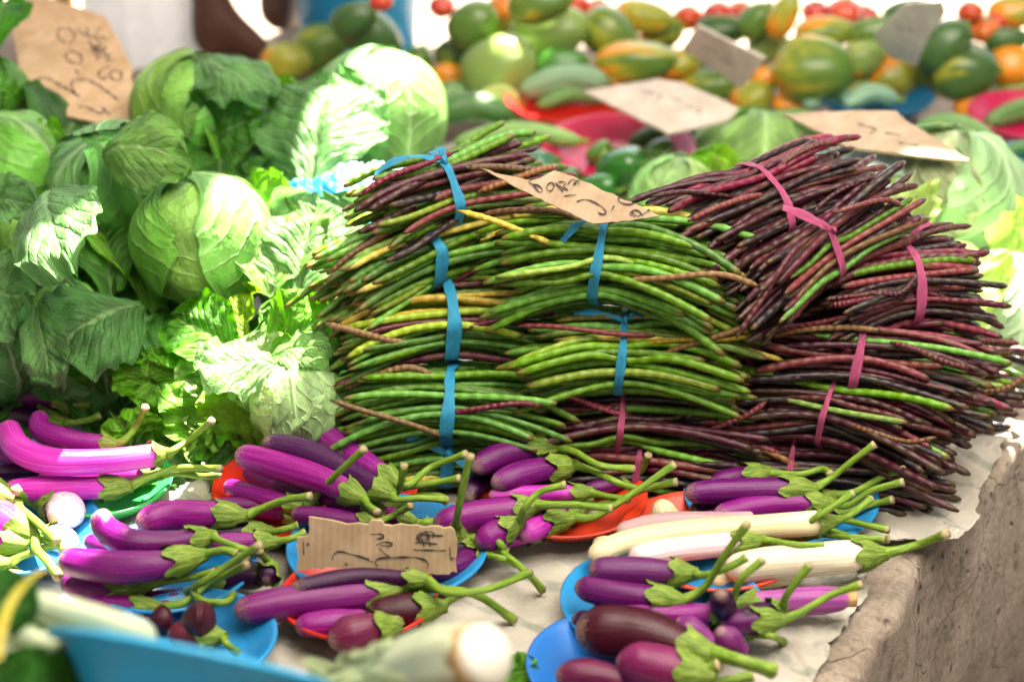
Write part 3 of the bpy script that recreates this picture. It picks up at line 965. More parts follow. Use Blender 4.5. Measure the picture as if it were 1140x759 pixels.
# --- small dark heap at the front right
A('dark purple aubergine, topmost of the front right heap', [(655, 634), (700, 635), (764, 638)], .075, 14.5, (.085, .006, .085), [(785, 640, .085), (810, 632, .095), (832, 620, .105)], 1.2, neck=.85)
A('dark purple aubergine with a crinkled calyx, second in the front right heap', [(640, 652), (690, 662), (750, 668)], .06, 15, PUR, [(785, 652, .075), (805, 620, .11), (832, 582, .15)], 1.8, neck=.85)
A('purple aubergine in the middle of the front right heap', [(688, 678), (745, 684), (800, 682)], .05, 12, MAG, [(815, 672, .065), (825, 645, .10), (850, 622, .12)], 1.0, neck=.8)
A('pinkish aubergine with a round corky end facing the slab edge', [(948, 666), (900, 668), (830, 672)], .035, 14, (.30, .05, .25), [(815, 662)], .8, cork=True, neck=.85)
A('purple aubergine whose stalk points over the corky-ended one', [(800, 694), (830, 692), (862, 690)], .045, 14, PUR, [(890, 682), (925, 662, .065), (960, 650, .08)], 1.9, neck=.9)
A('dark aubergine behind with an upright green stalk', [(820, 690), (845, 682), (866, 676)], .05, 11, DRK, [(875, 664, .07), (888, 645, .09), (902, 628, .105)], 1.0)
A('fat maroon aubergine across the front right corner', [(640, 702), (690, 704), (735, 712), (778, 726)], .060, 29, MAR, [(800, 728), (828, 736), (862, 746, .06)], .7, neck=.6, fat=.35)
A('plump purple aubergine with a pink flush at the bottom border', [(686, 735), (725, 742), (775, 750)], .06, 25, (.13, .006, .065), [(790, 745), (800, 740)], .7, neck=.7)
A('small glossy purple aubergine end pointing up, left one of two in the heap', [(802, 660, .085), (806, 676, .06), (812, 690, .04)], .06, 13, DRK, None, 0)
A('small glossy purple aubergine beside the stalk of the fat maroon one', [(752, 690, .07), (775, 705, .06), (795, 722, .05)], .06, 14, (.13, .010, .12), None, .0)
A('small glossy purple aubergine end pointing up, right one of two in the heap', [(800, 700, .07), (812, 714, .055), (828, 730, .04)], .055, 15, (.11, .008, .09), None, 0)
A('dark aubergine at the very bottom border beside the blue plate', [(618, 752), (655, 752), (700, 758)], .045, 18, (.09, .007, .04), None, 0)
A('slim aubergine with a green stalk lying low by the sheet edge', [(740, 690), (770, 694), (790, 696)], .03, 9, MAG, [(815, 694), (835, 692), (850, 693, .03)], 1.2)
A('small aubergine with a drooping stalk by the sheet edge', [(760, 712), (795, 708), (815, 706)], .025, 9, PUR, [(840, 706), (860, 708), (872, 714, .01)], 1.2)
A('dark maroon aubergine under the plump purple one', [(640, 770), (700, 775), (760, 768)], .03, 22, MAR, [(800, 760), (838, 752, .04)], 1.0)
A('purple aubergine half covered by the hooked one on the left blue plate', [(118, 618), (170, 616), (225, 612)], .042, 13, PUR, [(255, 614), (275, 622)], 1.2)
A('dull purple aubergine deep in the middle of the left blue plate', [(205, 596), (250, 594), (292, 592)], .040, 13, DRK, [(312, 590), (332, 584, .05)], 1.3)
A('magenta aubergine with a green cap peeping out left of the torn card', [(232, 606), (268, 604), (300, 603)], .05, 11, MAG, [(322, 600), (340, 592, .06)], 1.4)
A('purple aubergine lying behind the upper edge of the torn card', [(345, 602), (385, 598), (430, 596)], .03, 13, PUR, None, 1.0)
A('dark purple aubergine at the blue plate rim right of the torn card', [(470, 612), (500, 610), (528, 604)], .03, 14, DRK, [(548, 606), (566, 614, .03)], 1.2)
A('magenta aubergine in the gap between the hooked and the thick one', [(95, 600), (130, 612), (160, 616)], .045, 10, MAG, None, 1.0)
A('dark aubergine at the bottom of the heap on the orange-red plate', [(560, 560), (610, 560), (650, 560)], .03, 12, DRK, None, 1.4)
A('purple aubergine low in the heap below the purple beans', [(800, 556), (850, 553), (890, 552)], .038, 12, PUR, None, 1.4)
A('magenta aubergine low in the front right heap under the crinkled calyx', [(660, 676), (710, 682), (760, 684)], .03, 13, PUR, None, 1.2)
A('short dark aubergine squeezed at the left rim of the front right heap', [(636, 690), (665, 694), (700, 696)], .035, 13, DRK, None, 0)
A('shiny purple aubergine at the lower front of the left blue plate', [(150, 668), (190, 666), (226, 660)], .026, 11, PUR, None, 1.0)
A('dark aubergine lying crosswise behind the hooked one on the left blue plate', [(196, 584), (232, 588), (266, 596)], .034, 12, (.06, .001, .062), None, 1.0)
A('purple aubergine filling the left rim of the red plate by the bean bundles', [(255, 556), (290, 566), (330, 574)], .03, 11, PUR, None, 1.0)
A('purple aubergine lying below the darkest one on the red plate', [(330, 535), (375, 552), (418, 566)], .05, 12, MAG, None, 1.0)
A('dark purple aubergine low between the red plate and the torn card', [(420, 582), (455, 586), (490, 590)], .028, 11, DRK, [(510, 594), (524, 590, .03)], 1.3)
A('pink-purple aubergine at the bottom of the orange-red plate, under the fat one', [(520, 596), (560, 598), (600, 594)], .03, 11, PNK, None, 1.2)
# ================================================================== bean bundles
BC = {'g': (.085, .225, .018, .12), 'l': (.20, .31, .04, .15), 'y': (.46, .35, .05, .2), 'r': (.115, .014, .024, .35), 'd': (.018, .008, .012, .25),
      'm': (.056, .009, .017, .38), 'p': (.17, .03, .04, .35), 'b': (.15, .07, .028, .3)}
GMIX, PMIX = 'ggggggggggggggglllly' + 'gbm', 'rrmmmmmddddddddmmmmp' + 'dmrbg'


def hull2(pts):
    pts = sorted(set(pts))
    def half(ps):
        h = []
        for p in ps:
            while len(h) > 1 and (h[-1][0] - h[-2][0]) * (p[1] - h[-2][1]) - (h[-1][1] - h[-2][1]) * (p[0] - h[-2][0]) <= 0:
                h.pop()
            h.append(p)
        return h[:-1]
    return half(pts) + half(pts[::-1])


def tie_band(P0, axis, e1, e2, cross, width, mat, root, knot, rnd, tails):
    """flat ribbon pulled tight round the pods: the hull of their cross-section at the waist"""
    h = hull2(cross)
    k = 60
    cx, cy = sum(p[0] for p in h) / len(h), sum(p[1] for p in h) / len(h)

    def rad(t):
        d = (cos(t), sin(t))
        best = 0.0
        for i in range(len(h)):
            (ax_, ay), (bx, by) = h[i], h[(i + 1) % len(h)]
            ax_, ay, bx, by = ax_ - cx, ay - cy, bx - cx, by - cy
            ex, ey = bx - ax_, by - ay
            den = d[0] * ey - d[1] * ex
            if abs(den) < 1e-12:
                continue
            s = (ax_ * ey - ay * ex) / den
            q = (ax_ * d[1] - ay * d[0]) / den
            if s > 0 and -1e-6 <= q <= 1 + 1e-6:
                best = max(best, s)
        return best
    R0 = [rad(2 * pi * j / k) for j in range(k)]
    V, F, TC = [], [], []
    for j in range(k):
        t = 2 * pi * j / k
        r = R0[j] + .0012
        wob = axis * (.004 * sin(t * 1 + 1.3) + .0015 * sin(3 * t))
        rd_ = e1 * cos(t) + e2 * sin(t)
        c = P0 + e1 * cx + e2 * cy + rd_ * r + wob
        w = width * (1 + .22 * sin(t * 2 + 1) + .10 * sin(t * 7)) / 2
        for s, hh in ((-1, 0), (-.6, .0010), (-.2, .0002), (.25, .0012), (.6, .0004), (1, .0003)):
            V.append(c + axis * (s * w) + rd_ * hh)
            TC.append((s, t * 2, 0))
    for j in range(k):
        for q in range(5):
            F.append((j * 6 + q, j * 6 + q + 1, ((j + 1) % k) * 6 + q + 1, ((j + 1) % k) * 6 + q))
    o = mk('tie', V, F, mat, root, tc=TC)
    if knot is not None:
        t = knot
        nrm = (e1 * cos(t) + e2 * sin(t)).normalized()
        c = P0 + e1 * cx + e2 * cy + nrm * (rad(t) + .003)
        tang = nrm.cross(axis)
        mb = MB()
        mb.add(*tube([c - tang * width * .5, c + nrm * .004, c + tang * width * .5], lambda q: width * .36 * (1 - .5 * abs(2 * q - 1)), 8, 8))
        for (l, ang, droop) in tails:
            d = (axis * cos(ang) + tang * sin(ang)).normalized()
            pts = [c, c + d * l * .4 + nrm * .008, c + d * l * .75 + nrm * (.006 - droop * .3), c + d * l + nrm * (.002 - droop)]
            Cc, _ = catmull(pts, 14)
            Vv, Ff, Tt = [], [], []
            for i, x in enumerate(Cc):
                tt = (Cc[min(i + 1, 13)] - Cc[max(i - 1, 0)]).normalized()
                sd = tt.cross(nrm).normalized()
                ww = width * (.26 + .30 * i / 13)
                tw = nrm * (.0015 * sin(i * .9))
                Vv += [x + sd * ww + tw, x + nrm * .0012, x - sd * ww - tw]
                Tt += [(-1, i * .2, 0), (0, i * .2, 0), (1, i * .2, 0)]
            for i in range(13):
                Ff += [(3 * i, 3 * i + 1, 3 * i + 4, 3 * i + 3), (3 * i + 1, 3 * i + 2, 3 * i + 5, 3 * i + 4)]
            mb.add(Vv, Ff, Tt)
        mb.build('knot', mat, o)


def bundle(label, a, b, rh, rd, n, mix, tie, mat, seed, droop=.02, spread=1.10, tops='', width=.0115, knot=None, tails=(), br=.0043, jit=.012, up=None, tilt=0.0, cat='bean bundle', grp='tied bundles of long beans'):
    """a, b: (px,py,z) ends of the bundle's axis; rh/rd half height / half depth in metres; tops: colours of the pods laid on the camera side"""
    rnd = random.Random(seed)
    A_, B_ = pt(a), pt(b)
    ax = (B_ - A_)
    L = ax.length
    ax.normalize()
    e1 = Vector((-ax.y, ax.x, 0)).normalized()              # depth (away from camera)
    if e1.y < 0:
        e1 = -e1
    e2 = e1.cross(ax).normalized()
    if e2.z < 0:
        e2 = -e2
    if tilt:
        e1, e2 = e1 * cos(tilt) + e2 * sin(tilt), e2 * cos(tilt) - e1 * sin(tilt)
    mid = A_.lerp(B_, .5)
    root = empty('bean_bundle', (mid.x, mid.y, mid.z - rh), label, cat, grp)
    n = min(97, int(n * 1.12))
    slots = []
    for i in range(n):
        r = sqrt((i + .5) / n)
        th = i * 2.39996 + seed
        slots.append((r, th))
    slots.sort(key=lambda s: s[0])
    nt = len(tops)
    front = sorted([i for i, s in enumerate(slots) if s[0] > .80], key=lambda i: -(sin(slots[i][1]) * .75 - cos(slots[i][1]) * .65))
    topset = {i: tops[k] for k, i in enumerate(front[:nt])}
    cross = []
    P0 = A_ + ax * (tie * L) + Vector((0, 0, -droop * (2 * abs(tie - .5)) ** 2))
    for i, (r, th) in enumerate(slots):
        key = topset.get(i) or rnd.choice(mix)
        col = list(BC[key])
        length = L * rnd.uniform(.80, 1.03)
        off = rnd.gauss(0, jit)
        u, v = r * cos(th), r * sin(th)
        rr = br * rnd.uniform(.78, 1.15)
        cu, cv = rnd.gauss(0, .0045), rnd.gauss(0, .0045)
        su, sv = rnd.gauss(0, .13), rnd.gauss(0, .13)
        pts = []
        loose = r > .75 and rnd.random() < .12
        for q in range(7):
            s = (q / 6 - .5)
            x = s * length + off                      # along the axis from its middle
            t = x / L + .5
            d = abs(t - tie) / max(tie, 1 - tie)
            sp = .86 + (spread - .86) * sst(0, 1, d) + (.22 if loose else 0) * d
            uu = (u * sp + su * d * (.5 + abs(t - .5))) * rd
            vv = (v * sp + sv * d * (.5 + abs(t - .5))) * rh
            z = -droop * (2 * abs(t - .5)) ** 2 + cv * (1 - (2 * s) ** 2) * (d > .05)
            w = cu * sin(s * 5)
            p = A_ + ax * (t * L) + e1 * (uu + w) + e2 * vv + Vector((0, 0, z))
            p.z = max(p.z, .008)
            pts.append(p)
        cc, _ = catmull(pts, 60)
        near = min(cc, key=lambda p: abs((p - P0).dot(ax)))
        if abs((near - P0).dot(ax)) < .02:
            a1_, b1_ = (near - P0).dot(e1), (near - P0).dot(e2)
            cross += [(a1_ + rr * cos(q), b1_ + rr * sin(q)) for q in (0, .785, 1.571, 2.356, 3.142, 3.927, 4.712, 5.498)]
        ph = rnd.uniform(0, 6)
        nb = rnd.randint(15, 19)

        def R(t, rr=rr, ph=ph, nb=nb):
            e = min(1, t / .07) ** .6 if t < .07 else (min(1, (1 - t) / .035) ** .5 if t > .965 else 1)
            return rr * (.34 + .66 * e) * (1 + .07 * sin(t * nb * 6.283 + ph))
        V, F, T = tube(pts, R, 46, 7)
        mk('bean', V, F, BEAN, root, tc=T, color=col)
    # a few loose or wilted pods tucked crosswise into the camera side
    for q in range(3):
        th = rnd.uniform(1.7, 2.9)
        t0 = rnd.choice([rnd.uniform(.08, .30), rnd.uniform(.72, .92)])
        dirx = (ax * cos(rnd.uniform(-.5, .5)) + e2 * sin(rnd.uniform(-.45, .45))).normalized()
        c = A_ + ax * (t0 * L) + e1 * cos(th) * rd * 1.02 + e2 * sin(th) * rh * 1.02 + Vector((0, 0, -droop * (2 * abs(t0 - .5)) ** 2))
        ln = L * rnd.uniform(.16, .30)
        out = e1 * cos(th) + e2 * sin(th)
        pts = [c - dirx * ln - out * .006, c - dirx * ln * .4 + out * .004, c + dirx * ln * .4 + out * .005, c + dirx * ln + e2 * rnd.uniform(-.02, .02) - out * .004]
        rr = br * rnd.uniform(.65, .95)
        V, F, T = tube(pts, lambda t: rr * (.3 + .7 * sst(0, .1, t) * sst(1, .93, t)) * (1 + .10 * sin(t * 80)), 34, 7)
        mk('bean', V, F, BEAN, root, tc=T, color=BC[rnd.choice('bbyr' if 'l' in mix or mix == GMIX else 'bmrp')])
    tie_band(P0, ax, e1, e2, cross, width, mat, root, knot, rnd, tails)
    return root


G_, P_ = BLUETIE, PINKTIE
# ---- green, left column, bottom to top
bundle('green bean bundle lowest in the left column, its blue string trailing to the aubergines', (400, 502, .04), (612, 506, .04), .036, .055, 60, GMIX, .49, G_, 11, .008, tops='glglglyl', knot=2.6, tails=((.10, 2.75, .01), (.03, -.5, .01)))
bundle('plump all-green bean bundle, second from the bottom in the left column', (380, 446, .105), (612, 446, .105), .043, .062, 84, 'gggggggggggglg', .53, G_, 12, .022, tops='gggggggggggg', width=.0125)
bundle('yellow-streaked green bean bundle with a few purple pods, middle of the left column', (372, 364, .175), (602, 346, .175), .043, .062, 84, GMIX, .55, G_, 13, .018, tops='ylyryllgmglgg', width=.0135)
bundle('slanting green bean bundle under the purple-topped one, left column', (372, 314, .232), (585, 246, .245), .040, .055, 74, 'gggggglgggy', .44, G_, 14, .016, tops='ygggglgg', width=.0135)
bundle('topmost bean bundle of the left column with reddish pods laid over green', (408, 242, .285), (592, 186, .31), .042, .058, 78, 'ggggdgdgdlm', .46, G_, 15, .008, tops='rmrmlgrglgl', width=.010, knot=1.9, tails=((.075, 2.75, .02), (.02, 1.4, .0)), jit=.016)
# ---- green, right column
bundle('purple bean bundle squashed at the very bottom beneath the green ones', (585, 500, .035), (850, 522, .035), .036, .055, 62, PMIX, .50, P_, 21, .004, tops='drmgrmdm', width=.006)
bundle('dark purple bean bundle second from below beneath the green ones', (600, 458, .085), (845, 462, .085), .036, .058, 66, 'dddmmmrdgdm', .38, P_, 22, .016, tops='gdmdgm', width=.006)
bundle('bright green bean bundle with thin yellow pods, below the one carrying the card', (578, 384, .160), (834, 392, .160), .046, .064, 90, 'gggggggllg', .46, G_, 23, .018, tops='yllgggygggllg', width=.0085, knot=2.0, tails=((.055, 3.0, .0), (.02, .3, .0)))
bundle('fat green bean bundle carrying the Bora card, knotted blue string', (560, 272, .265), (822, 300, .255), .058, .066, 98, 'gggggggggglmg', .44, G_, 24, .028, tops='gggglggggylggg', width=.0095, knot=2.0, tails=((.05, 3.7, .015), (.02, 1.0, .0), (.018, 2.0, -.01)), jit=.018)
# ---- purple column
bundle('lowest purple bean bundle on the sheet, pink bow on its string', (800, 500, .04), (1052, 524, .04), .038, .060, 72, PMIX + 'g', .34, P_, 31, .004, tops='mrmdmgdm', width=.0055, knot=2.2, tails=((.035, 2.9, .0), (.03, .8, .0), (.03, 4.6, .015)))
bundle('purple bean bundle with crossed loose pods, second from the bottom', (826, 430, .105), (1060, 478, .100), .046, .064, 88, PMIX, .46, P_, 32, .016, tops='mrglmdbmddmr', width=.006, jit=.018)
bundle('maroon bean bundle under the neatly stacked one, pink string', (850, 384, .155), (1085, 412, .150), .042, .060, 80, PMIX + 'rp', .47, P_, 33, .010, tops='mgrmrpmdrm', width=.009, jit=.018)
bundle('neat purple bean bundle with a wide pink ribbon, right of the stack', (908, 326, .215), (1082, 304, .215), .050, .062, 88, PMIX, .55, P_, 34, .012, tops='grdmrdmr', width=.010, knot=1.6, tails=((.035, .5, -.012),))
bundle('purple bean bundle slanting across the top, long green pods on it', (818, 338, .235), (986, 222, .29), .042, .060, 82, PMIX, .47, P_, 35, .006, tops='mrmgmrmd', width=.008, jit=.018, tilt=-.25, knot=2.6, tails=((.06, 2.2, .0),))
bundle('topmost dark purple bean bundle, pink band, next to the wide flat card', (748, 262, .285), (945, 188, .315), .044, .064, 84, 'rmmmmddddrmmp', .49, P_, 36, .010, tops='drmdmrdmdm', width=.008, jit=.018)
bundle('mixed green and purple bean bundle sticking out behind the purple stack', (930, 420, .06), (1118, 420, .075), .055, .050, 84, PMIX + 'gggggl', .55, G_, 37, .006, tops='gmdmg', jit=.018)
bundle('purple bean bundle wedged between the green and purple columns', (745, 392, .15), (900, 352, .16), .050, .060, 76, PMIX + 'gd', .45, P_, 38, .006, jit=.018)
bundle('dark purple bean bundle deep in the gap above the lowest bundles', (775, 470, .07), (960, 450, .075), .045, .060, 70, 'dmdmdrdg', .5, P_, 39, .006, jit=.018)
# ================================================================== cabbages
def grid_faces(nu, nv):
    return [(i * nu + j, i * nu + j + 1, (i + 1) * nu + j + 1, (i + 1) * nu + j) for i in range(nv - 1) for j in range(nu - 1)]


def leaf_mesh(Bp, Tp, width, facing, cup=.25, bend=.15, ruffle=.0045, rnd=random, nu=33, nv=45, curl=0.0, base_w=.22):
    """one free leaf from its base Bp to its tip Tp, upper face towards `facing`"""
    ax = Tp - Bp
    L = ax.length
    a = ax.normalized()
    n = (facing - a * facing.dot(a)).normalized()
    s = a.cross(n)
    ph = [rnd.uniform(0, 6.3) for _ in range(6)]
    V, T = [], []
    seed = rnd.uniform(0, 50)
    for i in range(nv):
        v = i / (nv - 1)
        w = width * .5 * (base_w + (1 - base_w) * sst(-.05, .45, v)) * sqrt(max(0.0, 1 - max(0, (v - .58) / .425) ** 3.0)) 
        for j in range(nu):
            u = 2 * j / (nu - 1) - 1
            edge = abs(u) ** 2.5
            jag = 1 + (.10 * noise.noise(Vector((v * 3.5, u * 2 + (5 if u > 0 else 0), seed))) + .05 * noise.noise(Vector((v * 13, (5 if u > 0 else 0), seed)))) * edge
            x = s * (u * w * jag)
            h = cup * width * .5 * (u * u) * sin(pi * min(1, .25 + v * .75)) 
            h += bend * L * (1 - (2 * v - 1) ** 2)
            h -= curl * L * sst(.55, 1.0, v) ** 2
            h += ruffle * (edge * .8 + .2 + .9 * sst(.75, 1, v)) * (sin(v * 17 + ph[0] + (2 if u > 0 else 0)) + .7 * sin(v * 31 + ph[1] + u * 3) + .5 * sin(u * 9 + ph[2])) * (.3 + v)
            h += .06 * width * noise.fractal(Vector((v * 3, u * 1.8, seed)), 1, 2, 3)
            h += .026 * width * sst(.72, 1.0, max(abs(u), v * 1.02)) * sin(v * 40 + ph[3] + u * 13) * (1 + .6 * sin(v * 23 + ph[4]))
            h -= .004 * math.exp(-(u / .12) ** 2)
            tipround = -.02 * L * abs(u) ** 2 * sst(.5, 1, v)
            V.append(Bp + a * (v * L + tipround) + x + n * h)
            T.append((u, v, seed))
    return V, grid_faces(nu, nv), T


def leafobj(parent, name, b, t, width_px, facing=None, color=(.055, .16, .035), mat=None, seed=1, **k):
    rnd = random.Random(seed)
    Bp, Tp = pt(b), pt(t)
    w = rm(width_px * 1.42, Bp.lerp(Tp, .5))
    f = facing or (CAM - Bp.lerp(Tp, .5)).normalized() + Vector((0, 0, .4))
    V, F, T = leaf_mesh(Bp, Tp, w, Vector(f), rnd=rnd, **k)
    return mk(name, V, F, mat or LEAF, parent, tc=T, color=color)


def head(label, c, rpx, color, stalk=(0, -.3, -1), wraps=5, seed=1, cat='cabbage', group='cabbages piled beside the beans', name='cabbage', squash=.93, mat=None, wcol=None, lift=1.0, ruf=1.0, span=1.0, first=None):
    """a cabbage: firm head with wrapper leaves folded over it; c=(px,py,z of centre)"""
    rnd = random.Random(seed)
    C = pt(c)
    R = rm(rpx * 1.05, C)
    color = (color[0] * .86, color[1], color[2] * 1.35)
    wcol = wcol and (wcol[0] * .86, wcol[1], wcol[2] * 1.35)
    root = empty(name, (C.x, C.y, C.z - R * .9), label, cat, group)
    k = Vector(stalk).normalized()
    ref = Vector((0, 0, 1)) if abs(k.z) < .8 else Vector((1, 0, 0))
    p1 = (ref - k * ref.dot(k)).normalized()
    p2 = k.cross(p1)
    mat = mat or HEADM
    V, T = [], []
    nu, nv = 44, 30
    for i in range(nv):
        th = pi * i / (nv - 1)
        for j in range(nu):
            a = 2 * pi * j / (nu - 1)
            d = k * cos(th) + (p1 * cos(a) + p2 * sin(a)) * sin(th)
            r = R * (1 + .05 * noise.fractal(d * 1.6 + Vector((seed, 0, 0)), 1, 2, 3))
            V.append(C + Vector((d.x * r, d.y * r, d.z * r * squash)))
            uu = ((a / (2 * pi) * 3) % 1.0) * 2 - 1
            T.append((uu, 1 - abs(1 - 2 * i / (nv - 1)), seed))
    h = mk('head', V, grid_faces(nu, nv), mat, root, tc=T, color=color)
    for w in range(wraps):
        ph = first + w * 2.4 if first is not None else rnd.uniform(0, 6.28) + w * 2.39996
        e = p1 * cos(ph) + p2 * sin(ph)
        sd = k.cross(e)
        lay = 1.02 + .022 * (w + 1) * lift
        th1 = rnd.uniform(2.1, 2.75) * span
        wm = rnd.uniform(.85, 1.15) * span
        V, T = [], []
        mu, mv = 23, 27
        s2 = rnd.uniform(0, 90)
        for i in range(mv):
            v = i / (mv - 1)
            th = .15 + v * th1
            m = k * cos(th) + e * sin(th)
            wid = wm * (.30 + .70 * sst(0, .5, v)) * sqrt(max(.0, 1 - max(0, (v - .6) / .42) ** 2.6))
            for j in range(mu):
                u = 2 * j / (mu - 1) - 1
                jag = 1 + .08 * noise.noise(Vector((v * 6, (3 if u > 0 else -3), s2))) * abs(u) ** 2
                al = u * wid * jag
                d = m * cos(al) + sd * sin(al)
                edge = max(abs(u) ** 4, sst(.82, 1, v))
                rr = R * (lay + lift * (.05 * edge * (1 + .8 * sin(v * 13 + u * 4 + s2)) + .10 * sst(.8, 1, v) * max(0, sin(u * 3 + s2))))
                rr += R * .03 * noise.fractal(Vector((u * 1.8, v * 3, s2)), 1, 2, 3)
                rr += ruf * R * .02 * edge * sin(v * 38 + s2) + R * .012 * math.exp(-(u / .08) ** 2) * (1 - v)
                V.append(C + Vector((d.x * rr, d.y * rr, d.z * rr * squash)))
                T.append((u, v, s2))
        cc = [q * rnd.uniform(.85, 1.12) for q in (wcol or color)]
        mk('wrapper_leaf', V, grid_faces(mu, mv), mat, root, tc=T, color=cc)
    return root


PALEC, MIDC, DARKC, BLUEC = (.26, .41, .085), (.16, .34, .055), (.065, .19, .032), (.14, .29, .11)
FRESH = (.15, .36, .06)
UPC = None
# main round cabbage: midrib leaf folding down to the right
c1 = head('smooth round pale cabbage, most complete of the pile, beside the bean bundles', (226, 268, .20), 74, (.27, .42, .09), (-.25, .35, .9), 4, 3, lift=.55, ruf=.4, first=1.0)
leafobj(c1, 'outer_leaf', (170, 345, .13), (150, 255, .16), 90, color=MIDC, seed=4, cup=.5, bend=.25)
leafobj(c1, 'outer_leaf', (220, 350, .11), (80, 330, .13), 85, color=DARKC, seed=14, cup=.2, bend=.1)
c2 = head('dark green cabbage with its cut stalk facing up, below the tan price card', (128, 205, .23), 66, (.13, .30, .06), (-.15, -.35, .9), 4, 8, lift=.9, wcol=(.18, .36, .085))
leafobj(c2, 'outer_leaf', (112, 172, .30), (205, 172, .31), 62, color=(.16, .30, .09), seed=5, cup=-.5, bend=.28, curl=.2)
leafobj(c2, 'outer_leaf', (60, 210, .27), (78, 305, .27), 78, color=BLUEC, seed=6, cup=-.25, bend=.12, facing=(-.1, -.8, .6))
leafobj(c2, 'outer_leaf', (125, 330, .15), (112, 245, .19), 95, color=DARKC, seed=7, cup=.35, bend=.2)
c3 = head('round cabbage with blue-green leaves draped over its right side, right of the tan card', (214, 122, .25), 62, (.24, .40, .08), (.2, .2, .95), 4, 12, lift=.6, ruf=.5)
leafobj(c3, 'outer_leaf', (205, 68, .31), (300, 112, .29), 62, color=BLUEC, seed=9, cup=-.4, bend=.16, facing=(.1, -.4, 1))
leafobj(c3, 'outer_leaf', (255, 205, .19), (312, 140, .23), 92, color=FRESH, seed=10, cup=.4, bend=.12, facing=(-.3, -.9, .35))
leafobj(c3, 'outer_leaf', (235, 160, .22), (285, 130, .27), 70, color=DARKC, seed=11, cup=.5, bend=.2, facing=(-.4, -.8, .3))
c4 = head('large pale cabbage at the back of the pile, lit by the sun', (424, 128, .22), 72, (.27, .42, .11), (-.05, .4, .9), 4, 17, lift=.5, ruf=.4, squash=.97)
leafobj(c4, 'outer_leaf', (345, 205, .22), (372, 82, .30), 105, color=BLUEC, seed=18, cup=-.2, bend=.10, facing=(-.2, -.9, .45))
leafobj(c4, 'outer_leaf', (330, 140, .24), (330, 88, .29), 60, color=MIDC, seed=19, cup=.4, bend=.15)
c5 = head('cabbage at the left border with a broad wrinkled leaf, under the tan card', (8, 190, .22), 64, (.21, .39, .075), (-.4, .2, .9), 4, 23, lift=.9)
leafobj(c5, 'outer_leaf', (-20, 225, .26), (45, 228, .27), 40, color=BLUEC, seed=24, cup=.3, bend=.15)
leafobj(c5, 'outer_leaf', (45, 190, .23), (52, 138, .27), 30, color=FRESH, seed=25, cup=.6, bend=.1)
c6 = head('yellow-green cabbage half buried at the left border, below the wrinkled one', (2, 280, .18), 58, (.22, .38, .06), (-.2, .6, .7), 3, 27, lift=.8)
leafobj(c6, 'outer_leaf', (-30, 330, .20), (30, 330, .21), 80, color=BLUEC, seed=28, cup=-.3, bend=.2)
c7 = head('dark leafy cabbage at the left border, right above the fat dark aubergine', (-8, 385, .12), 64, (.11, .26, .06), (-.3, .3, .8), 4, 31, lift=1.3)
leafobj(c7, 'outer_leaf', (40, 340, .19), (58, 430, .12), 36, color=BLUEC, seed=32, cup=.6, bend=.1)
c8 = head('pale loose cabbage at the foot of the pile, touching the aubergines', (334, 446, .10), 50, (.36, .50, .17), (-.1, .5, .8), 3, 37, lift=.8)
leafobj(c8, 'outer_leaf', (285, 495, .04), (278, 410, .13), 74, color=(.20, .37, .06), seed=38, cup=.35, bend=.12, facing=(-.2, -.9, .4))
leafobj(c8, 'outer_leaf', (378, 500, .04), (366, 425, .10), 32, color=FRESH, seed=40, cup=.8, bend=.1)
leafobj(c8, 'outer_leaf', (245, 500, .03), (222, 410, .12), 80, color=FRESH, seed=41, cup=.3, bend=.16)
leafobj(c8, 'outer_leaf', (315, 410, .14), (215, 405, .15), 62, color=(.22, .38, .16), seed=42, cup=-.3, bend=.12, facing=(0, -.3, 1))
leafobj(c8, 'outer_leaf', (300, 400, .14), (370, 388, .16), 46, color=(.20, .37, .13), seed=43, cup=-.2, bend=.16, facing=(0, -.3, 1))
c9 = head('bruised cabbage between the round pale cabbage and the bean ends', (332, 292, .15), 50, (.22, .38, .09), (.2, .3, .8), 3, 47, lift=1.2)
leafobj(c9, 'outer_leaf', (330, 335, .17), (355, 215, .25), 96, color=(.15, .30, .11), seed=48, cup=-.15, bend=.10, facing=(-.2, -.9, .5))
leafobj(c9, 'outer_leaf', (300, 330, .17), (318, 225, .24), 80, color=(.17, .32, .09), seed=49, cup=.25, bend=.08, facing=(-.1, -.9, .5))
leafobj(c9, 'outer_leaf', (345, 320, .16), (392, 225, .22), 70, color=(.22, .36, .15), seed=50, cup=.1, bend=.10)
leafobj(c9, 'outer_leaf', (278, 385, .13), (276, 316, .18), 34, color=(.24, .44, .03), seed=51, cup=.5, bend=.1, facing=(-.5, -.9, .2))
leafobj(c9, 'outer_leaf', (270, 400, .12), (190, 352, .15), 58, color=(.08, .26, .03), seed=52, cup=.3, bend=.18)
leafobj(c9, 'outer_leaf', (300, 395, .13), (372, 345, .17), 62, color=FRESH, seed=53, cup=.3, bend=.15)
leafobj(c9, 'outer_leaf', (350, 395, .13), (338, 345, .16), 42, color=MIDC, seed=54, cup=.5, bend=.15)
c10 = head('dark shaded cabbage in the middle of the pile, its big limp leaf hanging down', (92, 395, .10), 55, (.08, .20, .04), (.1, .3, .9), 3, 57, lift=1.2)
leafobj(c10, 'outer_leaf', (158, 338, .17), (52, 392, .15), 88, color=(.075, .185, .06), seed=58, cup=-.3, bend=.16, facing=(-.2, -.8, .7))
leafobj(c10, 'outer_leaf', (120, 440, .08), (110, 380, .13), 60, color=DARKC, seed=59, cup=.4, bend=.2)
leafobj(c10, 'outer_leaf', (70, 440, .08), (75, 400, .12), 50, color=BLUEC, seed=60, cup=.5, bend=.2)
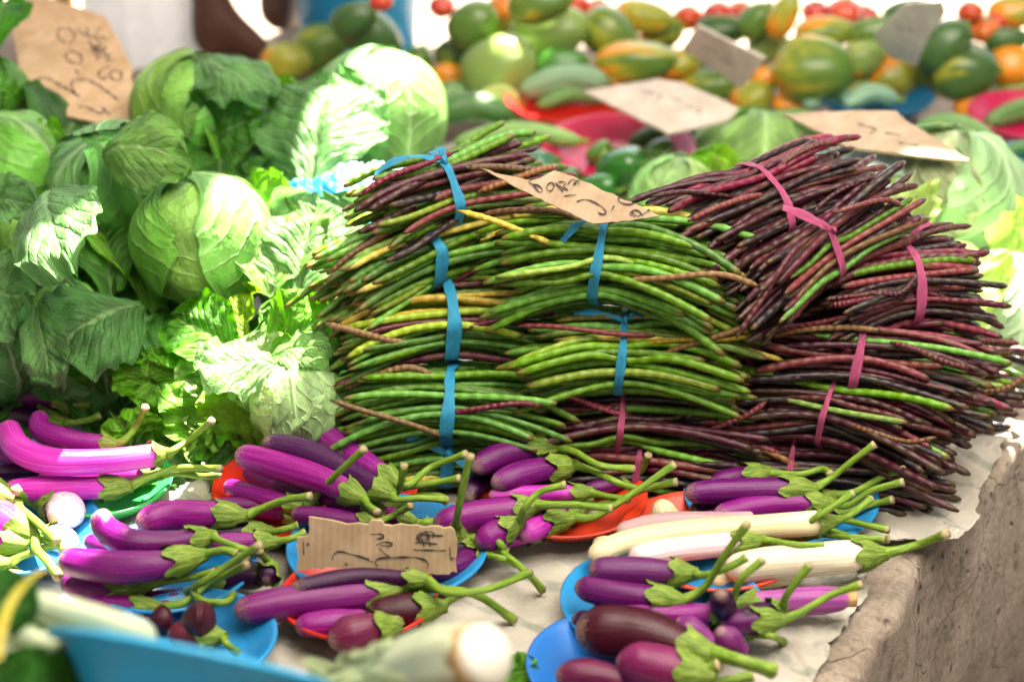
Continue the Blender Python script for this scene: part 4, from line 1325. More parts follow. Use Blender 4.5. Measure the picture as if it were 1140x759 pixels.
c11 = head('small dark cabbage under the round pale one, behind the long aubergine stalks', (180, 400, .07), 48, (.09, .22, .04), (.1, .4, .8), 3, 63, lift=1.2)
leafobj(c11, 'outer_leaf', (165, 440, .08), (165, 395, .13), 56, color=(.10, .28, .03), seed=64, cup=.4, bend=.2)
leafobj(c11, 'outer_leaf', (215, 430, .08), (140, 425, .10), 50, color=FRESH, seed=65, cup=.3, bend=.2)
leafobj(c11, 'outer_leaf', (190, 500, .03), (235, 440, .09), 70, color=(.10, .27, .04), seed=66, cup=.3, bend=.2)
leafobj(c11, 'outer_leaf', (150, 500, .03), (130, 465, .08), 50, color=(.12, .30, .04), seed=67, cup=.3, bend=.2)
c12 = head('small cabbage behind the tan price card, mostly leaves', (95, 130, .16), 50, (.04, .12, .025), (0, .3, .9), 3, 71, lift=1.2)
c13 = head('bright green cabbage at the upper left corner, above the wrinkled one', (-12, 105, .25), 40, (.10, .27, .035), (0, .3, .9), 3, 75, lift=1.2)
leafobj(c13, 'outer_leaf', (-10, 60, .30), (8, 0, .34), 46, color=(.06, .24, .025), seed=76, cup=.4, bend=.2)
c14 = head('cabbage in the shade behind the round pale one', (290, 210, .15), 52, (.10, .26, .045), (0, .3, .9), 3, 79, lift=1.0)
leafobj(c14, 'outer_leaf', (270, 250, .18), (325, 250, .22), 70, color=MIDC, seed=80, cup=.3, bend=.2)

# ---- heads to the right and behind
LG = 'lettuces and cabbages behind the beans'
l1 = head('large crinkled light green lettuce at the right border', (1062, 222, .15), 72, (.50, .62, .26), (.1, .3, .9), 6, 101, 'lettuce', LG, 'lettuce', mat=LETT, lift=1.2, ruf=1.6)
leafobj(l1, 'outer_leaf', (1015, 280, .12), (985, 200, .19), 70, color=(.48, .62, .24), mat=LETT, seed=102, cup=.4, ruffle=.009, bend=.1)
leafobj(l1, 'outer_leaf', (1100, 290, .12), (1165, 300, .14), 90, color=(.38, .55, .16), mat=LETT, seed=103, cup=.3, ruffle=.009)
l2 = head('pale lettuce at the right border, lower one behind the purple bean ends', (1118, 352, .07), 64, (.56, .66, .30), (.1, .2, .9), 6, 107, 'lettuce', LG, 'lettuce', mat=LETT, lift=1.3, ruf=1.6)
leafobj(l2, 'outer_leaf', (1085, 380, .08), (1055, 290, .14), 90, color=(.48, .62, .22), mat=LETT, seed=108, cup=.4, ruffle=.009)
leafobj(l2, 'outer_leaf', (1060, 400, .09), (1040, 330, .13), 60, color=(.12, .30, .05), mat=LETT, seed=109, cup=.4, ruffle=.012)
l3 = head('frilly lettuce under the edge of the wide flat card, left of it', (842, 172, .10), 46, (.36, .52, .14), (.1, .2, .9), 5, 113, 'lettuce', LG, 'lettuce', mat=LETT, lift=1.3, ruf=1.8)
l4 = head('white cabbage shining in the sun under the wide flat card', (975, 215, .15), 62, (.66, .70, .52), (.1, .2, .9), 4, 117, 'cabbage', LG, 'cabbage', lift=.7)
l5 = head('pale green cabbage between the Bora card and the purple beans', (752, 222, .12), 48, (.42, .56, .18), (.1, .2, .9), 3, 119, 'cabbage', LG, 'cabbage', lift=.6)
l6 = head('bright white-green cabbage beside the topmost purple bundle', (900, 212, .12), 44, (.55, .62, .38), (.1, .2, .9), 4, 123, 'cabbage', LG, 'cabbage', lift=.8)
leafobj(l3, 'outer_leaf', (800, 225, .14), (835, 185, .17), 50, color=(.26, .46, .08), mat=LETT, seed=124, cup=.4, ruffle=.009)
leafobj(l3, 'outer_leaf', (800, 205, .13), (770, 180, .17), 44, color=(.18, .40, .06), mat=LETT, seed=125, cup=.4, ruffle=.009)
l7 = head('leafy lettuce at the right border behind the large crinkled one', (1130, 235, .08), 44, (.10, .27, .04), (.1, .2, .9), 5, 127, 'lettuce', LG, 'lettuce', mat=LETT, lift=1.4, ruf=1.6)

# ---- blue carrier bag between the cabbages
def crumple(label, cpx, w, d, color, seed, rot=0.0):
    """thin film bag thrown flat and crumpled"""
    C = pt(cpx)
    V = []
    nu, nv = 60, 44
    for i in range(nv):
        for j in range(nu):
            x, y = (j / (nu - 1) - .5), (i / (nv - 1) - .5)
            e = 1 + .25 * noise.noise(Vector((atan2(y, x) * 1.5, seed, 0)))
            q = Vector((x * 9, y * 7, seed))
            z = .030 * (.5 - abs(noise.fractal(q * .45, 1, 2, 3))) + .016 * (.4 - abs(noise.noise(q * 1.1))) + .006 * noise.noise(q * 2.6) - .10 * (x * x + y * y)
            X, Y = x * w * e, y * d * e
            V.append(C + Vector((X * cos(rot) - Y * sin(rot), X * sin(rot) + Y * cos(rot), z)))
    return props(mk('plastic_bag', V, grid_faces(nu, nv), BAG, color=color), label, 'plastic bag')


crumple('thin sky-blue plastic bag crumpled between the cabbages and the topmost green bundle', (356, 214, .235), .12, .12, (.03, .34, .66), 3.1, .3)
crumple('pale blue plastic bag glowing in the sun beneath the pale cabbage', (408, 200, .235), .11, .13, (.42, .64, .78), 7.7, -.2)

# limp dark leaves filling the hollows of the pile
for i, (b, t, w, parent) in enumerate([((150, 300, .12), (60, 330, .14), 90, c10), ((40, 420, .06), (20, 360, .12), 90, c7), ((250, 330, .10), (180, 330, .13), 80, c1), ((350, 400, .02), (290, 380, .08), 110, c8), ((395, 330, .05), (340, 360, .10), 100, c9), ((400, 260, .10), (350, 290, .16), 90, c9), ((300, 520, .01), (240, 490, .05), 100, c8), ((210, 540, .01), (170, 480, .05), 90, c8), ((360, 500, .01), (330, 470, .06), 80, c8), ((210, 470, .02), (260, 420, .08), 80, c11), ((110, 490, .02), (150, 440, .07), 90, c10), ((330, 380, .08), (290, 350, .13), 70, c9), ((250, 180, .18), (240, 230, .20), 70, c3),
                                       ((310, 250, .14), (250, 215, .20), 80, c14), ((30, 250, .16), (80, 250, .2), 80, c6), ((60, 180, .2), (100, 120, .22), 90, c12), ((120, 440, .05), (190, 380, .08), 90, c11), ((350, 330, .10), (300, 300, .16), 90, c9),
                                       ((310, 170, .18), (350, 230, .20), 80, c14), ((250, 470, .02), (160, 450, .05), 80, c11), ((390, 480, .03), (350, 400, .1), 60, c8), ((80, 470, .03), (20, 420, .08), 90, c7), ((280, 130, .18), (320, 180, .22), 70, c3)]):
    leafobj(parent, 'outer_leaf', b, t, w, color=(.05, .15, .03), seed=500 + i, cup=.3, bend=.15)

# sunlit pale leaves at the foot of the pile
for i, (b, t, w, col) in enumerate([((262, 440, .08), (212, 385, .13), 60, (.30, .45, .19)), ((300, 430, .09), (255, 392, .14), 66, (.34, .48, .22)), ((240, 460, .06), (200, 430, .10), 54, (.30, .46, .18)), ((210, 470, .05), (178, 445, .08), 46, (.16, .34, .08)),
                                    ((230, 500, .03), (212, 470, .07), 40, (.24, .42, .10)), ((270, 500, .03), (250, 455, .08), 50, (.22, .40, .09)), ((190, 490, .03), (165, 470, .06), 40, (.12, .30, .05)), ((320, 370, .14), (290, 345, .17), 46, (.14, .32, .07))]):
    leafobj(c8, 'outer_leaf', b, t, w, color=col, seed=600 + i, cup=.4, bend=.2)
head('small pale cabbage peeking out between the dark limp leaves at the left', (72, 350, .15), 38, (.20, .38, .07), (-.1, .4, .9), 3, 131, lift=.9)
# ================================================================== fruit and vegetables at the back
def papaya(label, c, rx, ry, color, ripe, ang=0.0, tip=0.0, seed=1, name='papaya', cat='papaya', group='papayas heaped at the back of the stall', mat=None, ridg=.035):
    """c=(px,py,z); rx long half axis, ry short one in pixels; ang: tilt in the picture plane, tip: towards the camera"""
    C = pt(c)
    a, b = rm(rx * 1.03, C), rm(ry * 1.03, C)
    ax = Vector((cos(ang), -sin(tip) * .6, sin(ang) + .0)).normalized()
    ref = Vector((0, 1, 0))
    n1 = (ref - ax * ref.dot(ax)).normalized()
    n2 = ax.cross(n1)
    V, T = [], []
    nu, nv = 36, 24
    rnd = random.Random(seed)
    ph = rnd.uniform(0, 6)
    for i in range(nv):
        th = pi * i / (nv - 1)
        z = -cos(th)
        r = sin(th) ** .85 * (1 - .16 * z) * b
        if i in (0, nv - 1):
            r = b * .02
        for j in range(nu):
            t = 2 * pi * j / nu
            q = r * (1 + ridg * cos(5 * t + ph) + .02 * cos(2 * t + ph))
            V.append(C + ax * (z * a * (1 if z < 0 else 1.06)) + n1 * cos(t) * q + n2 * sin(t) * q)
            T.append((cos(t), sin(t), z))
    F = [(i * nu + j, i * nu + (j + 1) % nu, (i + 1) * nu + (j + 1) % nu, (i + 1) * nu + j) for i in range(nv - 1) for j in range(nu)]
    F += [tuple(range(nu - 1, -1, -1)), tuple((nv - 1) * nu + j for j in range(nu))]
    root = empty(name, (C.x, C.y, C.z - b), label, cat, group)
    mk('fruit', V, F, mat or PAP, root, tc=T, color=(color[0], color[1], color[2], ripe))
    tipp = C + ax * a * 1.04
    mk('stalk_end', *tube([tipp - ax * .006, tipp + ax * .006], lambda t: .006 * (1 - .3 * t), 4, 8)[:2], STEM, root)
    return root


PG, PD, PL, PY = (.10, .20, .03), (.045, .12, .025), (.24, .36, .09), (.28, .30, .03)
papaya('yellow-green papaya left of the leaning green one, behind the pale cabbage', (318, 70, .06), 27, 22, PY, .55, .1, .3, 1)
papaya('round green papaya under the blue bucket, behind the pale cabbage', (357, 53, .07), 30, 26, PG, .42, .5, .2, 2)
papaya('big dark green papaya against the blue bucket', (414, 40, .13), 34, 27, PD, .30, -.6, .3, 3)
papaya('dark green papaya higher up in front of the blue bucket', (394, 22, .17), 26, 20, PD, .15, .5, .2, 4)
papaya('olive papaya low in front of the right side of the blue bucket', (462, 77, .06), 26, 20, PG, .35, 1.2, .2, 5)
papaya('dark papaya wedged beneath the big dark green one by the bucket', (425, 72, .05), 28, 18, PG, .30, .2, .2, 6)
papaya('green papaya just right of the blue bucket, orange at its foot', (527, 28, .15), 29, 26, PG, .42, .9, .4, 7)
papaya('shaded papaya right below the green one beside the bucket', (514, 62, .09), 30, 20, PD, .3, .1, .3, 8)
papaya('large lime-green papaya shining in the sun left of the pale cucumber', (556, 76, .10), 42, 36, PL, .25, .7, .5, 9)
papaya('whitish green papaya highest in the middle, brightest of the heap', (612, 34, .13), 42, 29, PL, .05, .2, .3, 10)
papaya('olive papaya under the whitish green one', (588, 58, .07), 40, 22, PG, .35, .1, .2, 11)
papaya('smooth green papaya above the pale cucumber', (624, 70, .09), 28, 17, (.06, .23, .03), .12, .1, .2, 12)
papaya('green papaya with an orange flank in the middle of the heap', (680, 40, .12), 36, 27, PG, .52, -.7, .3, 13)
papaya('green and orange papaya above the broad blurred card', (706, 70, .10), 44, 24, PG, .64, .15, .3, 14)
papaya('orange-green papaya by the tomatoes at the top border', (716, 19, .14), 32, 18, PY, .62, -.1, .2, 15)
papaya('orange-sided papaya left of the small leaning card', (736, 36, .10), 24, 20, PG, .66, .3, .2, 16)
papaya('dull orange papaya tucked behind the broad blurred card', (752, 72, .06), 24, 18, PY, .75, .2, .2, 17)
papaya('small yellow-orange papaya below the shaded one beside the bucket', (499, 86, .07), 19, 15, (.45, .25, .02), .95, .1, .2, 18)
papaya('dark green papaya above the small leaning card', (803, 34, .12), 29, 17, PD, .12, .1, .2, 19)
papaya('upright green papaya right of the small leaning card at the top', (842, 24, .16), 22, 18, PG, .3, 1.0, .2, 20)
papaya('yellow upright papaya poking up to the top border', (872, 18, .18), 26, 16, PY, .75, 1.2, .2, 21)
papaya('pale green papaya in front of the upright ones', (855, 52, .11), 22, 19, PL, .25, .3, .3, 22)
papaya('orange-topped papaya behind the big striped one', (918, 37, .14), 33, 18, PG, .70, .1, .2, 23)
papaya('big striped green and orange papaya, nearest in the right heap', (906, 77, .11), 42, 36, PG, .55, .1, .6, 24)
papaya('orange papaya squeezed left of the big striped one', (852, 88, .08), 18, 15, PY, .85, .4, .2, 25)
papaya('yellow-green small papaya at the right corner of the broad card', (837, 111, .05), 24, 20, PY, .5, .7, .3, 26)
papaya('small orange papaya below the big striped one', (880, 116, .05), 20, 13, PY, .88, .1, .3, 27)
papaya('speckled pale papaya between the big striped one and the square card', (960, 66, .11), 25, 21, PL, .45, .5, .4, 28)
papaya('round orange papaya under the square card', (994, 86, .08), 27, 24, PY, .82, .2, .5, 29)
papaya('green papaya right behind the speckled pale one', (972, 34, .15), 30, 15, PG, .35, .3, .2, 30)
papaya('green papaya topping the heap left of the square card', (1006, 12, .18), 24, 11, PD, .2, .4, .2, 31)
papaya('front one of the twin green papayas, rounder, right of the square card', (1074, 80, .11), 35, 33, PD, .38, .2, .7, 32)
papaya('rear one of the twin green papayas, behind the rounder one', (1050, 52, .15), 33, 27, PD, .22, .9, .4, 33)
papaya('bright orange papaya at the right border', (1127, 74, .11), 26, 24, (.50, .25, .015), 1.0, .2, .4, 34)
papaya('orange papaya below the twin green ones', (1086, 118, .06), 24, 17, PY, .85, .4, .3, 35)
papaya('dark green papaya at the right border, over the bright orange one', (1120, 44, .15), 24, 14, PD, .1, .1, .2, 36)
papaya('dull green papaya between the square card and the blue plate', (1020, 100, .05), 26, 18, PG, .3, .2, .2, 37)
papaya('pale papaya just over the turquoise vegetables on the blue plate', (955, 100, .06), 20, 14, PL, .5, .2, .2, 38)
papaya('green papaya hidden in the hollow of the right heap', (935, 95, .05), 30, 20, PD, .3, .2, .2, 39)
papaya('green papaya filling the hollow between the leaning card and the heap', (775, 75, .03), 34, 22, PG, .4, .2, .2, 40)

papaya('olive papaya at the very top border above the tomato pair', (600, 4, .20), 34, 22, PG, .45, .2, .3, 41)
papaya('dark papaya in the hollow between the lime one and the pale cucumber', (608, 84, .05), 34, 18, PD, .25, .2, .3, 42)
papaya('green papaya low behind the small leaning card', (790, 98, .03), 34, 20, PG, .35, .2, .3, 43)
papaya('yellowing papaya left of the whitish one at the top', (576, 30, .10), 24, 22, PY, .5, .9, .3, 44)
papaya('green papaya right of the striped one, half under the speckled papaya', (945, 82, .06), 26, 22, PG, .5, .6, .3, 45)
papaya('greenish papaya beneath the round orange one', (1000, 112, .03), 34, 20, PD, .3, .1, .3, 46)
papaya('dull papaya just left of the twin green papayas at the back', (1030, 84, .08), 24, 22, PG, .55, .8, .3, 47)
papaya('orange-green papaya at the top right corner of the heap', (1128, 14, .18), 28, 18, PY, .7, .2, .3, 48)
papaya('green papaya at the top between the tomato cluster and the square card', (985, 52, .12), 26, 18, PG, .4, .4, .3, 49)
papaya('dark green papaya low between the bucket and the lime papaya', (500, 104, .04), 30, 18, PD, .2, .2, .3, 50)


def tomato(label, c, rpx, color, seed=1):
    C = pt(c)
    r = rm(rpx, C)
    V, F, T = [], [], []
    nu, nv = 28, 16
    for i in range(nv):
        th = pi * i / (nv - 1)
        for j in range(nu):
            a = 2 * pi * j / nu
            q = r * sin(th) * (1 + .05 * cos(5 * a + seed)) + .0002
            V.append((C.x + q * cos(a), C.y + q * sin(a), C.z + r * .82 * cos(th) - r * .16 * math.exp(-(th / .35) ** 2)))
    F = [(i * nu + j, i * nu + (j + 1) % nu, (i + 1) * nu + (j + 1) % nu, (i + 1) * nu + j) for i in range(nv - 1) for j in range(nu)]
    root = empty('tomato', (C.x, C.y, C.z - r), label, 'tomato', 'tomatoes at the back edge')
    mk('fruit', V, F, TOM, root, color=color)
    mb = MB()
    top = Vector((C.x, C.y, C.z + r * .68))
    for k in range(5):
        a = k * 1.2566 + seed
        d = Vector((cos(a), sin(a), .1))
        mb.add(*tube([top, top + d * r * .25 + Vector((0, 0, r * .1)), top + d * r * .55 + Vector((0, 0, r * .02))], lambda t: r * .07 * (1 - t) + .0004, 6, 5))
    mb.build('calyx', CALYX, root)


RD = (.62, .035, .012)
for i, (lab, c, r, col) in enumerate([
        ('red tomato at the top border above the whitish papaya, left one', (640, 6, .14), 16, (.66, .07, .015)),
        ('red tomato at the top border above the whitish papaya, right one', (666, 12, .13), 16, RD),
        ('orange-red tomato behind the small leaning card, first of three', (766, 20, .12), 17, (.66, .08, .015)),
        ('red tomato behind the dark green papaya at the top', (800, 16, .14), 17, RD),
        ('orange-red tomato between two papayas left of the upright ones', (824, 13, .13), 14, (.64, .09, .02)),
        ('red tomato right of the yellow upright papaya', (908, 14, .15), 16, RD),
        ('bright red tomato, biggest of the cluster above the big striped papaya', (940, 14, .16), 20, (.66, .05, .012)),
        ('red tomato at the right end of the cluster above the striped papaya', (962, 20, .14), 17, (.64, .04, .012)),
        ('red tomato on top of the right heap near the rear twin papaya', (1080, 14, .19), 15, (.60, .07, .012)),
        ('orange tomato under the red one on the right heap', (1096, 34, .16), 18, (.72, .17, .03)),
        ('small red tomato at the top right near the border', (1112, 22, .17), 14, RD),
        ('red tomato beside the blue bucket at the top border', (492, 8, .16), 15, RD),
        ('orange tomato behind the green papaya beside the bucket', (560, 8, .16), 18, (.70, .20, .02)),
        ('red tomato above the dark papayas at the bucket', (424, 2, .24), 13, RD)]):
    tomato(lab, c, r, col, i)


def cucumber(label, a, b, rpx, color, bendz=.012, name='cucumber', cat='cucumber', group='cucumbers and gourds at the back'):
    P, Q = pt(a), pt(b)
    M = P.lerp(Q, .5) + Vector((0, .012, bendz))
    R = rm(rpx, M)
    V, F, T = tube([P, M, Q], lambda t: R * (sqrt(max(.01, 1 - abs(2 * t - 1) ** 3.2)) * .97 + .03), 34, 18, ridge=lambda x, t: 1 + .03 * cos(5 * x))
    root = empty(name, (M.x, M.y, min(P.z, Q.z) - R), label, cat, group)
    mk('fruit', V, F, CUC, root, tc=T, color=color)
    d = (Q - M).normalized()
    mk('stalk_end', *tube([Q - d * .004, Q + d * .010 + Vector((0, 0, .003))], lambda t: .004, 4, 8)[:2], STEM, root)


cucumber('pale blue-green cucumber lying left of the broad blurred card', (578, 104, .07), (678, 92, .09), 16, (.13, .27, .13))
cucumber('dark green cucumber just behind the topmost green beans', (484, 128, .07), (570, 132, .06), 17, (.04, .15, .02))
cucumber('long light green cucumber behind the reddish bean tips', (505, 160, .07), (648, 158, .07), 12, (.13, .30, .035))
cucumber('short yellow-white cucumber in front of the lime papaya', (532, 116, .06), (578, 116, .06), 12, (.36, .42, .09))
cucumber('dark green cucumber under the broad blurred card', (690, 152, .05), (800, 134, .05), 12, (.03, .09, .015))
cucumber('long green cucumber right of the wide flat card', (1018, 146, .09), (1108, 160, .08), 15, (.07, .21, .025))
cucumber('bright green cucumber at the right border over the pink plate', (1100, 112, .06), (1180, 110, .06), 15, (.05, .24, .02))
cucumber('dark green cucumber lying in the pink plate at the right border', (1096, 138, .06), (1190, 128, .06), 13, (.06, .17, .025))
cucumber('turquoise-green cucumber on the blue plate, left one', (895, 118, .06), (955, 112, .06), 11, (.15, .32, .20))
cucumber('turquoise-green cucumber on the blue plate, right one', (940, 118, .07), (1000, 112, .07), 11, (.14, .30, .18))
cucumber('slender green cucumber at the right border below the pink plate', (1105, 205, .06), (1180, 195, .06), 10, (.06, .19, .03))
cucumber('green cucumber at the right border over the lettuce', (1098, 182, .06), (1175, 172, .05), 9, (.04, .16, .025))

cucumber('mid green cucumber lying behind the red plate', (598, 118, .06), (680, 112, .06), 9, (.08, .22, .03))
cucumber('dark cucumber between the broad card and the pink-red plate', (700, 160, .06), (800, 150, .05), 12, (.03, .10, .015))
cucumber('light green cucumber end behind the frilly lettuce', (770, 165, .06), (830, 148, .05), 12, (.12, .28, .04))
cucumber('green cucumber lying behind the topmost purple beans', (850, 140, .05), (925, 150, .05), 13, (.06, .20, .02))
cucumber('pale cucumber at the foot of the lime papaya', (470, 118, .05), (540, 108, .05), 13, (.10, .22, .05))


def pepper(label, c, rpx, color, seed, ang=0.0):
    C = pt(c)
    r = rm(rpx, C)
    V = []
    nu, nv = 32, 20
    ax = Vector((cos(ang), -.3, sin(ang))).normalized()
    n1 = ax.orthogonal().normalized()
    n2 = ax.cross(n1)
    for i in range(nv):
        th = pi * i / (nv - 1)
        z = -cos(th)
        for j in range(nu):
            a = 2 * pi * j / nu
            q = r * .92 * sin(th) ** .7 * (1 + .12 * cos(3 * a + seed) * (.6 + .4 * z)) * (1 + .18 * z) + .0003
            V.append(C + ax * (z * r * 1.1 - r * .22 * math.exp(-((1 - z) / .12) ** 2)) + n1 * cos(a) * q + n2 * sin(a) * q)
    F = [(i * nu + j, i * nu + (j + 1) % nu, (i + 1) * nu + (j + 1) % nu, (i + 1) * nu + j) for i in range(nv - 1) for j in range(nu)]
    root = empty('pepper', (C.x, C.y, C.z - r), label, 'pepper', 'green peppers on the red plates')
    mk('fruit', V, F, PEP, root, color=color)
    q = C + ax * r * .85
    mk('stalk', *tube([q, q + ax * r * .3, q + ax * r * .45 + Vector((0, 0, r * .2))], lambda t: r * .1, 8, 8), parent=root, mat=STEM) if False else mk('stalk', *tube([q, q + ax * r * .3, q + ax * r * .45 + Vector((0, 0, r * .2))], lambda t: r * .1, 8, 8)[:2], STEM, root)


GP = (.025, .17, .02)
pepper('large glossy green pepper behind the Bora card', (692, 188, .09), 27, GP, 1, .3)
pepper('green pepper lying low behind the middle of the Bora card', (668, 212, .07), 22, (.03, .20, .03), 2, .1)
pepper('green pepper left of the pink plate, behind the reddish bean tips', (598, 192, .07), 24, (.05, .20, .10), 3, .6)
pepper('small green pepper right of the Bora card corner', (728, 205, .06), 18, GP, 4, .2)
pepper('dark green pepper above the pink plate rim', (735, 172, .06), 18, (.05, .15, .02), 5, .2)
pepper('bright green pepper at the right end of the pink-red plate', (752, 190, .07), 19, (.06, .24, .02), 7, .5)
pepper('green pepper at the left end of the pink-red plate', (630, 200, .06), 17, (.04, .17, .03), 8, .1)
pepper('small green pepper beneath the broad blurred card', (668, 172, .06), 15, (.10, .24, .03), 6, .4)

PNKP = (.62, .012, .09)
plate('red plastic plate of cucumbers in front of the pale blue-green cucumber', (632, 130), 70, (.55, .010, .006), .045, .03, (0, .08), group='plates at the back')
plate('pink-red plastic plate of green peppers behind the Bora card', (688, 184), 86, PNKP, .04, .03, (0, .07), group='plates at the back')
plate('pink plastic plate with cucumbers at the right border', (1146, 152), 70, PNKP, .045, .035, (0, .06), group='plates at the back')
plate('blue plastic plate of turquoise cucumbers above the wide flat card', (972, 126), 66, (.008, .17, .36), .04, .03, group='plates at the back')
plate('light blue plastic plate at the right border beside the lettuce', (1150, 195), 44, (.02, .36, .55), .04, .03, group='plates at the back')
# mounds of goods are carried by crates at the back
def crate(label, x, y, w, d, h, color):
    root = empty('crate', (x, y, 0), label, 'crate', 'low crates under the fruit')
    mb = MB()
    for k in range(3):
        z = .012 + k * h / 3
        for s in (-1, 1):
            mb.add(*box((x, y + s * d / 2, z + h / 8), (w, .012, h / 4)))
            mb.add(*box((x + s * (w / 2 - .006), y, z + h / 8), (.012, d - .026, h / 4)))
    mk('slats', mb.V, mb.F, CARDW, root, smooth=False, color=color)
    mk('floor', *box((x, y, .008), (w - .03, d - .03, .008)), CARDW, root, smooth=False, color=color)


CARDW = m_simple('weathered_wood', .8, .2, .3, 30, bump=.4)

crate('low slatted crate at the front edge carrying the bowl and the pale cabbage', -.10, .98, .80, .34, .24, (.30, .20, .11))

# ---- bucket
def bucket(label, c, rpx, hpx, color):
    C = pt(c)
    r = rm(rpx, C)
    h = rm(hpx, C)
    prof = [(.002, 0), (r * .80, 0), (r * .82, .004), (r * .97, h * .93), (r * 1.04, h * .935), (r * 1.05, h * .96), (r * 1.0, h), (r * .975, h), (r * .955, h * .92), (r * .80, .008), (.002, .008)]
    V, F, T = lathe(C, prof, 56)
    root = empty('bucket', C, label, 'bucket')
    mk('body', V, F, PLAST, root, tc=T, color=color)
    mb = MB()
    P = [C + Vector((r * 1.06 * cos(a), r * 1.06 * sin(a) * .35 - r * .55 * sin(a), h * .95 - .08 * sin(a))) for a in [pi * i / 12 for i in range(13)]]
    mb.add(*tube(P, .0028, 40, 8))
    mb.build('handle', STEEL, root)


STEEL = m_simple('wire_steel', .35, .5, .1, 40)
bucket('bright blue plastic bucket behind the dark green papayas', (400, 58, .0), 76, 215, (.02, .48, .92))

# ---- foreground, out of focus
def bowl(label, C, r, d, color, rot):
    """bowl tipped by the rotation rot about its rim centre C"""
    from mathutils import Euler
    prof = [(.002, -d), (r * .52, -d), (r * .58, -d * .9), (r * .74, -d * .5), (r * .92, -d * .08), (r * 1.0, -.003), (r * 1.045, -.004), (r * 1.05, 0), (r * 1.0, .001), (r * .97, -.002), (r * .90, -d * .08), (r * .72, -d * .48), (r * .55, -d * .88), (.002, -d * .94)]
    V, F, T = lathe((0, 0, 0), prof, 72)
    M = Euler([radians(q) for q in rot]).to_matrix()
    V = [C + M @ v for v in V]
    return props(mk('plastic_bowl', V, F, PLAST, tc=T, color=color, loc=C), label, 'bowl')


bowl('bright blue plastic bowl tipped on edge in the foreground, out of focus', W(215, 733, .285), .098, .060, (.02, .50, .92), (-40, 14, 0))

# Chinese cabbage with its cut butt towards the right
root = empty('chinese_cabbage', W(470, 760, .23), 'pale Chinese cabbage in the foreground with its white cut end facing right', 'Chinese cabbage')
Pb = W(538, 730, .275)
axb = Vector((.74, -.50, .66)).normalized()
Pa = Pb - axb * .15
Rb = rm(41, Pb)
V, F, T = tube([Pa, Pa.lerp(Pb, .5) + Vector((0, 0, .006)), Pb], lambda t: Rb * (.95 + .22 * t - .20 * sst(.75, 1, t)) * (1 if t < .93 else sqrt(max(.03, 1 - ((t - .93) / .072) ** 2))), 40, 28, ridge=lambda a, t: 1 + .05 * cos(7 * a + 2 * t))
mk('stalk_body', V, F, PALE, root, tc=T, color=(.50, .54, .36))
for i in range(6):
    a = 0.2 + i * 1.05
    nn = Vector((0, 0, 1))
    sd = axb.cross(nn).normalized()
    nn = sd.cross(axb)
    o = nn * sin(a) + sd * cos(a)
    Vl, Fl, Tl = leaf_mesh(Pb - axb * .012 + o * Rb * .98, Pa + o * Rb * 1.12 - axb * .02, Rb * 1.7, o, rnd=random.Random(i), cup=-.55, bend=.03, base_w=.6)
    mk('outer_leaf', Vl, Fl, HEADM, root, tc=Tl, color=(.42, .48, .28))
V, F, T = tube([Pb - axb * .004, Pb + axb * .006], lambda t: Rb * (.93 - .10 * t), 5, 26)
mk('cut_end', V, F, PALE, root, tc=T, color=(.82, .80, .70))
V, F, T = tube([Pb - axb * .012, Pb - axb * .0], lambda t: Rb * (1.0 - .04 * t), 4, 26)
mk('browned_rim', V, F, CORK, root, tc=T, color=(.42, .27, .13))

# spring onions tied with a yellow strip
root = empty('leek_bundle', W(60, 740, .23), 'pale leek bundle tied with a yellow strip in the lower left corner, out of focus', 'leeks')
rnd = random.Random(5)
for (a, b, r, col) in [((-60, 652, .31), (174, 712, .255), 16, (.50, .56, .36)), ((-60, 704, .30), (112, 736, .25), 19, (.46, .54, .32)), ((-60, 725, .29), (84, 765, .24), 24, (.48, .55, .36)), ((-70, 684, .28), (130, 718, .24), 15, (.40, .50, .26)), ((-60, 780, .28), (60, 800, .23), 22, (.42, .52, .30))]:
    P, Q = pt(a), pt(b)
    R = rm(r, Q)
    V, F, T = tube([P, P.lerp(Q, .55) + Vector((0, 0, .006)), Q], lambda t: R * (.8 + .35 * t) * (1 if t < .88 else sqrt(max(.02, 1 - ((t - .88) / .123) ** 2))), 30, 16)
    mk('stalk', V, F, PALE, root, tc=T, color=col)
for i, (a, b, w) in enumerate([((-20, 700, .29), (50, 745, .26), 50), ((10, 770, .27), (120, 775, .23), 60), ((-30, 745, .30), (70, 795, .26), 70), ((-40, 640, .34), (40, 690, .31), 44), ((60, 750, .25), (150, 770, .22), 50), ((-10, 780, .30), (40, 810, .30), 80)]):
    leafobj(root, 'green_leaf', a, b, w, color=(.05, .17, .035), seed=300 + i, cup=.3, bend=.15)
Pq, Qq = W(-4, 735, .335), W(28, 650, .335)
V, F = [], []
C, _ = catmull([Pq, Pq.lerp(Qq, .5) + Vector((.0, -.01, .012)), Qq, W(50, 635, .29)], 20)
for i, x in enumerate(C):
    V += [x + Vector((.0035, 0, .001)), x + Vector((0, -.002, .002)), x - Vector((.0035, 0, -.001))]
for i in range(19):
    F += [(3 * i, 3 * i + 1, 3 * i + 4, 3 * i + 3), (3 * i + 1, 3 * i + 2, 3 * i + 5, 3 * i + 4)]
mk('tie', V, F, m_ribbon('yellow_raffia', (.62, .52, .04), .2), root, tc=[(0, 0, 0)] * len(V))
# loose green leaf and stalk near the bottom border
props(leafobj(None, 'fallen_leaf', (560, 752, .012), (600, 742, .03), 26, color=FRESH, seed=401, cup=.4, bend=.1), 'small green leaf by the blue plate at the bottom border', 'leaf')
props(leafobj(None, 'fallen_leaf', (1150, 728, -.5), (1122, 700, -.5), 34, color=(.62, .62, .42), seed=402, cup=.4, bend=.1), 'pale dry leaf lying at the foot of the slab', 'leaf')

